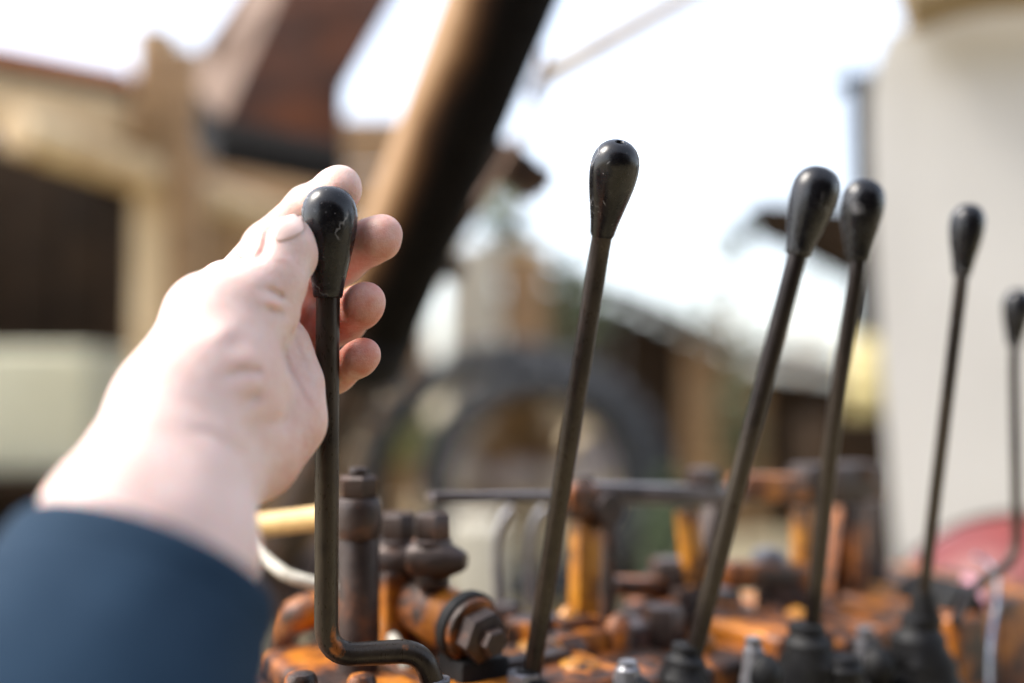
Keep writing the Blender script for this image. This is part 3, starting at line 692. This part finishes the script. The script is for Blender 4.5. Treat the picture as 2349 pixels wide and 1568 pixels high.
# left fitting: hex nut over collar over thick shaft
d = .455
fs = thing('bolted_shaft', P(822, 1500, d), 'thick dark upright shaft with collar and hex nut behind the bent lever', 'shaft')
p = P(822, 1490, d); top = P(822, 1228, d); mk('shaft', cyl(p - Z3 * .03, Z3, S(48, d), top.z - p.z + .03, .001), M['iron'], fs)
p = P(822, 1234, d); hcol = P(822, 1142, d).z - p.z; r = S(55, d)
mk('collar', lathe(p, Z3, [(0, 0), (0, r * .84), (hcol * .12, r * .95), (hcol * .35, r), (hcol * .7, r), (hcol * .9, r * .95), (hcol, r * .86), (hcol, 0)], 36), M['iron'], fs)
p = P(822, 1141, d); nt_ = mk('nut', hexa(p, Z3, S(46, d), P(822, 1092, d).z - p.z, .35), M['iron'], fs)
mk('stud', cyl(P(822, 1093, d), Z3, S(22, d), .004, .001), M['iron'], nt_)
# twin banjo fitting
bf = thing('twin_banjo_fitting', P(985, 1350, .475), 'two dark hex bolts on a round pipe union behind the bent lever', 'pipe fitting')
for px, dd in ((915, .495), (992, .475)):
    p = P(px, 1240, dd); mk('bolt', hexa(p, Z3, S(45, dd), P(px, 1178, dd).z - p.z, .2), M['iron'], bf)
    mk('washer', cyl(P(px, 1247, dd), Z3, S(47, dd), .0022, .0004), M['railgrey'], bf)
    axh = Vector((1, -.25, .0)).normalized(); r = S(44, dd)
    mk('union', lathe(P(px - 50, 1282, dd), axh, [(0, 0), (0, r * .8), (.003, r * .95), (.006, r), (.017, r), (.020, r * .85), (.026, r * .55), (.0275, r * .4), (.0275, 0)], 32), M['iron'], bf)
    mk('neck', cyl(P(px, 1345, dd), Z3, S(40, dd), P(px, 1310, dd).z - P(px, 1345, dd).z, .001), M['iron'], bf)
# relief valve: orange barrel with ring and large hex plug towards the viewer
rv = thing('relief_valve', P(1040, 1540, .46), 'orange rusty valve barrel with large dark hex plug', 'valve')
axp = Vector((.62, -.72, -.18)).normalized(); c0 = P(985, 1395, .485)
mk('barrel', cyl(c0 - axp * .02, axp, S(70, .47), .048, .003, 40), M['orange'], rv)
mk('block', box(c0 - axp * .022 - Vector((0, 0, .012)), U2, N2, Z3, .018, .016, .026, .004, 3), M['orange'], rv)
c1 = P(1076, 1440, .452)
mk('ring', lathe(c1 - axp * .004, axp, [(0, S(60, .45)), (0, S(82, .45)), (.0035, S(84, .45)), (.005, S(80, .45)), (.0055, S(60, .45))], 40), M['rubber'], rv)
mk('cap', cyl(c1 - axp * .003, axp, S(74, .45), .0075, .001, 40), M['orange'], rv)
hpg = mk('hex_plug', hexa(c1 + axp * .0045, axp, S(60, .45), .010, .25), M['iron'], rv)
mk('plug_tip', hexa(c1 + axp * .0145, axp, S(32, .45), .006, .1), M['iron'], hpg)
mk('lower_body', box(P(1085, 1570, .455), U2, N2, Z3, .013, .012, .014, .003), M['rubber'], rv)
# cream pipe and hoses on the left
pp_ = thing('cream_pipe', P(600, 1210, .52), 'short cream yellow pipe between the wrist and the dark shaft', 'pipe')
mk('tube', tube(rounded([P(470, 1216, .53), P(600, 1205, .51), P(822, 1178, .472)], .02), S(27, .51), 24), M['cream'], pp_)
mk('end_ferrule', cyl(P(568, 1208, .514), (P(800, 1180, .49) - P(520, 1212, .52)), S(30, .51), .006, .001), M['cream'], pp_)
h1 = mk('white_hose', tube(catmull([P(560, 1235, .50), P(600, 1275, .49), P(660, 1320, .48), P(740, 1345, .48), P(830, 1380, .485), P(885, 1440, .485), P(925, 1510, .47), P(945, 1600, .46)], 8), S(15, .48), 16), M['hose'])
tag(h1, 'dirty white hose sagging from the wrist behind the bent lever', 'hose')
gb = mk('orange_elbow', tube(catmull([P(640, 1500, .52), P(660, 1440, .51), P(690, 1410, .50), P(740, 1400, .50), P(790, 1420, .5)], 6), [S(34, .5), S(42, .5), S(38, .5)], 20), M['orange'])
tag(gb, 'stubby rusty orange elbow below the sleeve edge', 'pipe elbow')
# pale curved brackets seen between the banjo fitting and the second lever
for k, (px, lab) in enumerate([(1150, 'thin grey curved pipe, the one nearer the twin banjo fitting'), (1225, 'thin grey curved pipe just left of the orange post')]):
    o = mk('curved_pipe', tube(catmull([P(px + 25, 1165, .60), P(px, 1200, .60), P(px - 12, 1270, .60), P(px - 8, 1400, .60)], 6), S(9, .6), 12), M['greysteel'])
    tag(o, lab, 'pipe', 'curved pipes under the rail')

# boots and small fittings at the lever feet
def boot(px, py, d, wt, wb, hpx, m='rubber', lean=0.0):
    """lever boot: collar, sagging ridged skirt, slightly squashed"""
    p = P(px, py, d); hh = S(hpx, d)
    a_ = Vector((lean, 0, -1)).normalized()
    pr = [(0, 0), (0, S(wt * .78, d)), (hh * .02, S(wt, d)), (hh * .10, S(wt * 1.08, d)), (hh * .13, S(wt * .98, d)), (hh * .18, S(wt * 1.12, d))]
    for k in range(3):
        u = .25 + k * .25; w_ = wt * 1.12 + (wb - wt) * min(1, u * 1.15)
        pr += [(hh * u, S(w_ * 1.01, d)), (hh * (u + .07), S(w_ * .97, d))]
    pr += [(hh, S(wb, d)), (hh, 0)]
    V, Fc = lathe(p, a_, pr, 22)
    out = []
    for v in V:
        n_ = mnoise.noise(v * 48) * .24
        o_ = v - p; ax_ = a_ * o_.dot(a_); out.append(p + ax_ + (o_ - ax_) * (1 + n_))
    return out, Fc

# ------------------------------------------------------------------ the levers
def catmull_keep(pts):
    """split long straight runs so that attributes along the rod have points to live on"""
    out = [pts[0]]
    for p, q in zip(pts, pts[1:]):
        n_ = max(1, int((q - p).length / .004))
        out += [p.lerp(q, k / n_) for k in range(1, n_ + 1)]
    return out
def lever(label, knob_top, knob_bot, kr, path, rr, brad=.012, hole=True, boots=(), rust=()):
    base = path[-1]
    t = thing('control_lever', base, label, 'lever', 'control levers in a row')
    rd = mk('rod', tube(catmull_keep(rounded([knob_bot.lerp(knob_top, .35)] + path, brad)), rr, 24), M['rod'], t)
    wa = rd.data.attributes.new('wear', 'FLOAT', 'POINT'); ra = rd.data.attributes.new('rust', 'FLOAT', 'POINT')
    o_ = rd.location + base; zt_, zb_ = knob_bot.z, path[-1].z
    for i, v in enumerate(rd.data.vertices):
        p = v.co + o_; u = (zt_ - p.z) / max(1e-4, zt_ - zb_)
        k = max(0, min(1, (u - .25) / .25)) * (1 - max(0, min(1, (u - .85) / .1)))
        wa.data[i].value = k * .8
        ra.data[i].value = min(.6, sum(a_ * math.exp(-((p - q).length / s_) ** 2) for q, s_, a_ in rust))
    ax = (knob_top - knob_bot); L = ax.length; ax.normalize()
    prof = [(1, 0.0)]
    pts = [(.0, .30), (.008, .42), (.03, .58), (.07, .76), (.13, .90), (.20, .98), (.27, 1.0), (.35, .99), (.45, .94), (.55, .865), (.65, .78), (.75, .69), (.85, .605), (.93, .555), (.975, .53), (.995, .50), (1.0, .47)]
    prof = [(L * (1 - .06), 0), (L * (1 - .06), kr * .14), (L * (1 - .005), kr * .155), (L * (1 + .004), kr * .19)] if hole else [(L * 1.006, 0), (L * 1.005, kr * .15)]
    for u, r in pts: prof.append((L * (1 - u), kr * r))
    prof.append((0, rr * .9))
    mk('knob', lathe(knob_bot, ax, prof, 48), M['knob'], t)
    for name, vf, m in boots: mk(name, vf, M[m], t)
    return t
d1 = .385
lever('black knobbed lever held by the hand, bent sideways at its foot', P(757, 430, d1), P(752, 684, d1), S(64, d1),
      [P(751, 800, d1), P(748, 1506, d1 + .004), P(965, 1492, d1 + .008), P(1000, 1585, d1 + .012)], S(27.5, d1), .0125, hole=False, rust=((P(778, 1490, d1 - .002), .006, .55), (P(775, 1440, d1), .004, .42), (P(930, 1485, d1), .006, .40), (P(985, 1530, d1), .008, .5)),
      boots=[('foot_nut', hexa(P(998, 1590, d1 + .012), Z3, S(40, d1), .006), 'greysteel')])
d2 = .41
lever('tall tilted lever with a hole in its knob, next to the held one', P(1421, 327, d2 - .022), P(1381, 540, d2), S(54, d2),
      [P(1378, 560, d2 + .001), P(1218, 1560, d2 + .036)], S(23.5, d2), rust=((P(1215, 1440, d2 + .03), .008, .45),),
      boots=[('boot', boot(1210, 1535, d2 + .034, 26, 50, 90), 'rubber'), ('foot_nut', hexa(P(1200, 1572, d2 + .034), Z3, S(45, d2), .006), 'greysteel')])
d3 = .447
lever('most tilted lever, its knob touching the next one in view', P(1884, 385, d3), P(1828, 588, d3), S(54, d3),
      [P(1822, 610, d3), P(1592, 1500, d3 + .02)], S(22, d3),
      boots=[('boot', boot(1578, 1478, d3 + .02, 34, 70, 150, lean=-.1), 'rubber')])
d4 = .475
lever('fourth lever from the hand, in front of the cab edge', P(1983, 412, d4), P(1968, 600, d4), S(49, d4),
      [P(1966, 620, d4), P(1910, 980, d4 + .012), P(1862, 1450, d4 + .03)], S(19, d4), .1,
      boots=[('boot', boot(1850, 1428, d4 + .03, 40, 78, 180), 'rubber')])
d5 = .51
lever('thin lever standing before the white cab panel', P(2224, 470, d5), P(2206, 632, d5), S(38, d5),
      [P(2205, 650, d5), P(2165, 980, d5 + .01), P(2112, 1420, d5 + .03)], S(14.5, d5), .1,
      boots=[('boot_neck', boot(2118, 1335, d5 + .03, 17, 38, 100), 'rubber'), ('boot', boot(2112, 1408, d5 + .03, 46, 92, 210), 'rubber')])
d6 = .585
lever('short far lever with a hooked foot at the picture edge', P(2337, 664, d6), P(2326, 793, d6), S(31, d6),
      [P(2326, 830, d6), P(2334, 1290, d6), P(2240, 1335, d6 - .02), P(2190, 1430, d6 - .04)], S(10.5, d6), .03, hole=False)
# bracket and small fittings between the boots (parts of the bank)
mk('black_bracket', slab([P(2150, 1620, .60), P(2160, 1440, .60), P(2195, 1365, .60), P(2235, 1345, .60), P(2262, 1400, .60), P(2262, 1620, .60)], (-.3, 1, 0), .05), M['rubber'], vb)
for px, py, d, r, hh in ((1440, 1515, .45, 36, 80), (1728, 1462, .48, 34, 130), (1985, 1440, .53, 34, 150)):
    mk('plunger_cap', boot(px, py, d, r * .55, r, hh), M['greysteel'], vb)
    mk('plunger_body', lump(P(px + 28, py + 95, d - .005), S(40, d), S(40, d), S(55, d), .1, 1, 2, 1), M['rubber'], vb)
mk('side_boot', boot(1930, 1500, .50, 40, 60, 120), M['rubber'], vb)
wl = mk('thin_wire', tube(catmull([P(2236, 1275, .62), P(2262, 1290, .62), P(2285, 1320, .61), P(2288, 1380, .60), P(2278, 1440, .59), P(2272, 1500, .58), P(2270, 1620, .575)], 8), S(5, .6), 10), M['wire'])
tag(wl, 'thin blue and white wire looping over the hooked lever foot', 'wire')
wl2 = mk('pink_hose', tube(catmull([P(2215, 1330, .63), P(2240, 1345, .62), P(2252, 1390, .61), P(2250, 1450, .61)], 8), S(12, .62), 10), M['pink'])
tag(wl2, 'short pink hose behind the looping wire', 'hose')
# ------------------------------------------------------------------ the hand: one continuous surface from a distance field
def V3(px, py, d):
    return np.array(P(px, py, d), dtype=np.float32)
class Field:
    def __init__(s, lo, hi, h):
        s.lo, s.h = np.array(lo, np.float32), h
        n = np.ceil((np.array(hi) - np.array(lo)) / h).astype(int) + 1; s.n = n
        ax = [s.lo[i] + h * np.arange(n[i], dtype=np.float32) for i in range(3)]
        s.X, s.Y, s.Z = np.meshgrid(*ax, indexing='ij')
        s.f = np.full(n, .05, np.float32)
def cone_d(X, Y, Z, a, b, ra, rb):
    ba = b - a; l2 = float(ba @ ba) + 1e-12
    px, py, pz = X - a[0], Y - a[1], Z - a[2]
    t = np.clip((px * ba[0] + py * ba[1] + pz * ba[2]) / l2, 0, 1)
    t2 = t * t * (3 - 2 * t) * .35 + t * .65
    return np.sqrt((px - t * ba[0]) ** 2 + (py - t * ba[1]) ** 2 + (pz - t * ba[2]) ** 2) - (ra + (rb - ra) * t2)
def smin(a, b, k):
    h = np.clip(.5 + .5 * (b - a) / k, 0, 1); return b + (a - b) * h - k * h * (1 - h)
def smax(a, b, k): return -smin(-a, -b, k)
def chain(X, Y, Z, pts, k=.003):
    """pts: list of (px, py, d, radius mm)"""
    f = None
    for p, q in zip(pts, pts[1:]):
        c = cone_d(X, Y, Z, V3(*p[:3]), V3(*q[:3]), p[3] / 1000, q[3] / 1000)
        f = c if f is None else smin(f, c, k)
    return f
INDEX = [(522, 700, .386, 12.5), (612, 566, .424, 9.6), (704, 476, .416, 8.5), (768, 438, .402, 8.3), (779, 431, .399, 7.8)]
MIDDLE = [(570, 745, .386, 12), (690, 664, .424, 10.2), (785, 600, .411, 9.2), (852, 554, .401, 8.8), (872, 543, .3965, 7.6)]
RING = [(605, 812, .386, 11), (695, 782, .424, 9.8), (788, 736, .411, 9.0), (826, 705, .398, 8.3), (837, 696, .392, 7.2)]
PINKY = [(635, 890, .384, 10), (705, 896, .416, 8.4), (772, 858, .405, 7.2), (822, 824, .396, 6.7), (833, 816, .392, 5.9)]
THUMB = [(488, 742, .346, 16.0), (560, 690, .353, 12.6), (624, 642, .362, 11.0), (652, 572, .369, 10.0), (664, 550, .374, 8.8)]
def hand_field(X, Y, Z):
    g = None
    def add(c, k):
        nonlocal g
        g = c if g is None else smin(g, c, k)
    C = lambda p, q: cone_d(X, Y, Z, V3(*p[:3]), V3(*q[:3]), p[3] / 1000, q[3] / 1000)
    # forearm and wrist
    add(C((404, 934, .316, 17.3), (262, 1195, .272, 16.5)), .01)
    add(C((262, 1195, .272, 16.5), (215, 1420, .240, 16.5)), .01)
    add(C((478, 1092, .322, 15), (436, 1290, .285, 16)), .014)
    add(C((436, 1290, .285, 16), (330, 1600, .235, 22)), .014)
    add(C((440, 1010, .325, 18), (320, 1260, .278, 21)), .016)
    # tendons at the wrist
    add(C((480, 985, .308, 4), (380, 1210, .266, 4)), .012)
    # palm plate: fan of metacarpals
    for f in (INDEX, MIDDLE, RING, PINKY):
        add(C((440, 985, .332, 15), f[0]), .014)
    add(C((520, 980, .338, 15), (635, 890, .380, 11)), .014)
    # heel of the hand on the little finger side
    add(C((645, 962, .364, 15.3), (580, 1042, .347, 14.0)), .010)
    add(C((580, 1042, .347, 14), (500, 1080, .328, 14)), .012)
    # finger root pads
    add(C((662, 878, .371, 10.3), (645, 962, .362, 14)), .009)
    add(C((636, 795, .374, 10.0), (662, 878, .371, 10.3)), .008)
    add(C((590, 740, .373, 9.5), (636, 795, .374, 10)), .008)
    # thenar
    add(C((400, 930, .316, 17), (488, 742, .346, 16)), .010)
    add(C((500, 880, .330, 17), (545, 775, .348, 14)), .012)
    add(C((560, 905, .336, 9), (590, 870, .342, 9)), .008)
    # web between thumb and index
    add(C((470, 700, .358, 11), (520, 660, .374, 10)), .012)
    th = chain(X, Y, Z, THUMB, .004)
    th = smin(th, cone_d(X, Y, Z, V3(640, 625, .366), V3(672, 595, .372), .0088, .0082), .006)
    add(th, .0055)
    # folds under the thumb joint
    add(C((612, 702, .355, 8), (645, 668, .361, 7.5)), .005)
    add(C((606, 745, .354, 8.5), (644, 728, .360, 6.5)), .005)
    for f, k in ((INDEX, .005), (MIDDLE, .005), (RING, .005), (PINKY, .005)):
        g = smin(g, chain(X, Y, Z, f, .0035), .0035)
    # blunt finger ends and slightly swollen pads
    for a, b, r in (((880, 536, .3965), (876, 556, .395), 6.9), ((840, 690, .391), (836, 706, .391), 6.7), ((836, 813, .392), (828, 824, .391), 5.5), ((783, 425, .399), (786, 440, .397), 6.9)):
        g = smin(g, cone_d(X, Y, Z, V3(*a), V3(*b), r / 1000, r / 1000), .004)
    # skin folds and creases, pressed into (+) or raised from (-) the side facing the lever
    rx, ry, rz = X - CAM[0], Y - CAM[1], Z - CAM[2]
    dep = ry * FWD[1] + rz * FWD[2]
    QX = 1174.5 + rx / dep * F; QY = 784 - (ry * UP[1] + rz * UP[2]) / dep * F
    def stroke(pts, wpx, amp, d0, d1):
        nonlocal g
        D = None
        for (ax_, ay_), (bx_, by_) in zip(pts, pts[1:]):
            ux, uy = bx_ - ax_, by_ - ay_; l2 = ux * ux + uy * uy
            t = np.clip(((QX - ax_) * ux + (QY - ay_) * uy) / l2, 0, 1)
            e = (QX - ax_ - t * ux) ** 2 + (QY - ay_ - t * uy) ** 2
            D = e if D is None else np.minimum(D, e)
        # fade towards both ends of the stroke
        ex = np.minimum((QX - pts[0][0]) ** 2 + (QY - pts[0][1]) ** 2, (QX - pts[-1][0]) ** 2 + (QY - pts[-1][1]) ** 2)
        fade = np.clip(np.sqrt(ex) / (2.5 * wpx), .15, 1)
        gate = np.clip((dep - d0) / .003, 0, 1) * np.clip((d1 - dep) / .003, 0, 1)
        g = g + (amp / 1000) * np.exp(-D / (wpx * wpx)) * gate * fade
    for st in ([([(626, 500), (616, 530), (606, 573), (594, 592), (572, 597)], 9, 2.2, .34, .395),
                ([(646, 582), (660, 588), (678, 590)], 4, .35, .34, .372), ([(672, 603), (686, 610), (700, 612)], 4, .35, .34, .375), ([(636, 600), (655, 607), (668, 616)], 5, .3, .34, .375),
                ([(598, 664), (622, 668), (640, 678), (656, 694)], 8, 1.7, .335, .372),
                ([(596, 712), (630, 716), (662, 722)], 9, 1.1, .335, .372),
                ([(600, 690), (630, 695), (655, 706)], 8, -.9, .335, .372),
                ([(646, 790), (660, 842), (687, 892), (716, 940)], 7, .8, .335, .385),
                ([(668, 760), (690, 810), (712, 870)], 6, .4, .35, .39),
                ([(508, 872), (546, 851), (590, 852), (612, 866)], 11, 1.9, .29, .355),
                ([(548, 926), (584, 913), (606, 888)], 11, 1.8, .29, .355),
                ([(562, 884), (590, 882)], 18, -1.3, .29, .355),
                ([(500, 812), (539, 790), (592, 772)], 26, 1.1, .29, .355),
                ([(578, 984), (632, 970), (690, 960)], 16, .7, .30, .365),
                ([(450, 800), (520, 760), (560, 745)], 22, -.8, .29, .35),
                ([(420, 980), (500, 1005), (580, 1060)], 14, .8, .28, .34),
                ([(806, 596), (826, 610), (848, 612)], 5, .55, .39, .412), ([(786, 700), (800, 728), (832, 750)], 5, .6, .39, .41), ([(774, 846), (788, 872), (806, 886)], 5, .5, .39, .41)]):
        stroke(*st)
    return g
def surface_nets(F):
    f = F.f; n = f.shape; ins = f < 0
    c = np.stack([ins[i:n[0] - 1 + i, j:n[1] - 1 + j, k:n[2] - 1 + k] for i in (0, 1) for j in (0, 1) for k in (0, 1)], 0).sum(0)
    act = (c > 0) & (c < 8); idx = -np.ones(act.shape, np.int64); cells = np.argwhere(act); idx[act] = np.arange(len(cells))
    acc = np.zeros((len(cells), 3)); cnt = np.zeros(len(cells))
    corners = [np.array((i, j, k)) for i in (0, 1) for j in (0, 1) for k in (0, 1)]
    for a in range(8):
        for b in range(a + 1, 8):
            if np.abs(corners[a] - corners[b]).sum() != 1: continue
            pa, pb = cells + corners[a], cells + corners[b]
            fa, fb = f[tuple(pa.T)], f[tuple(pb.T)]; m = (fa < 0) != (fb < 0)
            t = (fa / (fa - fb + 1e-20))[:, None]
            acc[m] += (pa + (pb - pa) * t)[m]; cnt[m] += 1
    V = acc / cnt[:, None]
    Q = []
    for axis in range(3):
        o = [1 if i == axis else 0 for i in range(3)]
        s0 = ins[:n[0] - o[0], :n[1] - o[1], :n[2] - o[2]]; s1 = ins[o[0]:, o[1]:, o[2]:]
        ed = np.argwhere(s0 != s1); u, v = [i for i in range(3) if i != axis]
        eu, ev = np.eye(3, dtype=int)[u], np.eye(3, dtype=int)[v]
        ok = (ed[:, u] > 0) & (ed[:, v] > 0) & (ed[:, u] < n[u] - 1) & (ed[:, v] < n[v] - 1)
        ed = ed[ok]; fl = s0[tuple(ed.T)]
        q = np.stack([idx[tuple((ed - eu - ev).T)], idx[tuple((ed - ev).T)], idx[tuple(ed.T)], idx[tuple((ed - eu).T)]], 1)
        if axis == 1: fl = ~fl
        q[~fl] = q[~fl][:, ::-1]; Q.append(q)
    return F.lo + V * F.h, np.concatenate(Q)
lo = np.array(P(0, 0, .3)); ALL = [P(*p[:3]) for c in (INDEX, MIDDLE, RING, PINKY, THUMB) for p in c] + [P(222, 1212, .268), P(436, 1290, .285), P(200, 1400, .25), P(645, 962, .364)]
lo = np.min([np.array(p) for p in ALL], 0) - .024; hi = np.max([np.array(p) for p in ALL], 0) + .022
FL = Field(lo, hi, .00095)
FL.f = hand_field(FL.X, FL.Y, FL.Z).astype(np.float32)
hv, hq = surface_nets(FL)
del FL.X, FL.Y, FL.Z
person = thing('person', P(430, 1010, .325), 'bare left hand in a navy sleeve gripping the black lever knob', 'person')
loc = P(430, 1010, .325)
me = bpy.data.meshes.new('hand')
me.vertices.add(len(hv)); me.vertices.foreach_set('co', (hv - np.array(loc)).astype(np.float32).ravel())
me.loops.add(hq.size); me.loops.foreach_set('vertex_index', hq.astype(np.int32).ravel())
me.polygons.add(len(hq)); me.polygons.foreach_set('loop_start', np.arange(0, hq.size, 4, dtype=np.int32)); me.polygons.foreach_set('loop_total', np.full(len(hq), 4, np.int32))
me.polygons.foreach_set('use_smooth', np.ones(len(hq), bool)); me.update(calc_edges=True); me.validate()
# skin colour: redder finger pads and folds, plus redness painted into shaded parts
flush_and_shade = np.zeros(len(hv)); pad = np.zeros(len(hv))
for (px, py, d, s, a) in [(872, 555, .396, .016, .34), (836, 702, .392, .016, .38), (830, 825, .391, .015, .42), (785, 440, .398, .014, .18), (690, 680, .40, .02, .4), (690, 800, .40, .02, .4), (620, 1090, .35, .02, .35), (575, 885, .325, .010, .15), (690, 960, .36, .015, .12)]:
    g2 = np.exp(-((hv - np.array(P(px, py, d))) ** 2).sum(1) / (s * s)); flush_and_shade += a * g2
for (px, py, d) in [(872, 555, .392), (836, 702, .388), (830, 825, .387), (785, 440, .395)]:
    pad += np.exp(-((hv - np.array(P(px, py, d))) ** 2).sum(1) / (.011 ** 2))
for nm, ar in (('flush_and_shade', flush_and_shade), ('pad', np.clip(pad, 0, 1))):
    at = me.attributes.new(nm, 'FLOAT', 'POINT'); at.data.foreach_set('value', ar.astype(np.float32))
me.materials.append(M['skin'])
hand = bpy.data.objects.new('hand', me); COL.objects.link(hand); hand.parent = person
md = hand.modifiers.new('smooth', 'SMOOTH'); md.factor = .5; md.iterations = 3
# thumb nail: a thin curved plate laid on the thumb's back
def sdf1(p):
    a = np.array([[p[0]]], np.float32), np.array([[p[1]]], np.float32), np.array([[p[2]]], np.float32)
    return float(hand_field(*a)[0, 0])
NU, NV = 13, 11; pts = []
ca, sa = math.cos(R(24)), math.sin(R(24))
for i in range(NU):
    for j in range(NV):
        u, v = i / (NU - 1) * 2 - 1, j / (NV - 1) * 2 - 1
        su = u * math.sqrt(1 - v * v * .34); sv = v * math.sqrt(1 - u * u * .34)
        qx, qy = 660 + su * 40 * ca - sv * 25 * sa, 523 - su * 40 * sa - sv * 25 * ca
        d_, best, bd = .345, 9, .36
        for _ in range(90):
            s_ = sdf1(P(qx, qy, d_))
            if s_ < best: best, bd = s_, d_
            if s_ < .0001 or d_ > .385: break
            d_ += max(s_ * .7, .00015)
        p = P(qx, qy, bd)
        pts.append(p + (CAM - p).normalized() * (.0001 + .0003 * max(0, u) - .0003 * max(0, abs(v) - .7)))
Fq = [[i * NV + j, i * NV + j + 1, (i + 1) * NV + j + 1, (i + 1) * NV + j] for i in range(NU - 1) for j in range(NV - 1)]
nl = mk('thumb_nail', (pts, Fq), M['nail'], hand)
sm = nl.modifiers.new('solid', 'SOLIDIFY'); sm.thickness = .0005; sm.offset = 0
# sleeve: knit tube with a turned edge
rim_c = P(336, 1305, .264); el = P(-10, 2050, .20)
sx = (rim_c - el).normalized()
ringn = (sx + UP * .36 + Vector((.20, 0, 0))).normalized()
def sleeve():
    V, Fc, seg = [], [], 72
    ua = ringn.cross(Vector((0, 1, 0))).normalized()
    st = [(-.0045, .0345, 0), (-.006, .032, 0), (0, .0335, 0), (.0012, .0352, 0), (-.001, .0365, 0), (-.004, .037, 0), (-.010, .0376, 0), (-.0115, .0368, 0), (-.013, .0378, 0), (-.024, .0395, 1), (-.04, .042, 1), (-.06, .045, 1), (-.085, .049, 1), (-.115, .053, 1), (-.15, .057, 1)]
    for i, (h, r, wr) in enumerate(st):
        r *= .97
        k = min(1, -h / .05) if h < 0 else 0
        nrm = ringn.lerp(sx, max(0, k)).normalized(); c = rim_c + sx * h
        u1 = (ua - nrm * ua.dot(nrm)).normalized(); u2 = nrm.cross(u1)
        for s in range(seg):
            t = 2 * math.pi * s / seg
            rr = r * (1 + (.045 if wr else .010) * mnoise.noise(Vector((math.cos(t) * 2.2, math.sin(t) * 2.2, h * 55))) + (.012 * math.sin(h * 260 + 3 * math.cos(t)) if wr else 0))
            V.append(c + u1 * (rr * math.cos(t) * 1.02) + u2 * (rr * math.sin(t) * .95))
    for i in range(len(st) - 1):
        for s in range(seg):
            s2 = (s + 1) % seg; Fc.append([i * seg + s, i * seg + s2, (i + 1) * seg + s2, (i + 1) * seg + s])
    return V, Fc
sv = mk('sleeve', sleeve(), M['sleeve'], person); sv['label'] = 'navy knit sleeve around the forearm'
ms = sv.modifiers.new('sub', 'SUBSURF'); ms.levels = 1; ms.render_levels = 2

# a few fine hairs on the back edge of the hand
rh = random.Random(3); hv_, hf_ = [], []
for k in range(46):
    px = rh.uniform(430, 560); py = 654 - (px - 449) * .83 + rh.uniform(2, 26)
    d_ = .34
    for _ in range(80):
        s_ = sdf1(P(px, py, d_))
        if s_ < .0002 or d_ > .41: break
        d_ += max(s_ * .7, .0002)
    if d_ > .41: continue
    p = P(px, py, d_); dr_ = (UP * rh.uniform(.5, 1) + Vector((-rh.uniform(.4, 1), -.2, 0))).normalized(); L_ = rh.uniform(.003, .006)
    bend = Vector((rh.uniform(-.4, .2), 0, rh.uniform(-.3, .3)))
    v_, f_ = tube([p - dr_ * .0004, p + dr_ * L_ * .5 + bend * L_ * .1, p + dr_ * L_ + bend * L_ * .4], [.00005, .00004, .00001], 4, cap=False)
    n_ = len(hv_); hv_ += v_; hf_ += [[i + n_ for i in q] for q in f_]
hr = mk('hair', (hv_, hf_), M['plank'], hand); hr['kind'] = 'stuff'
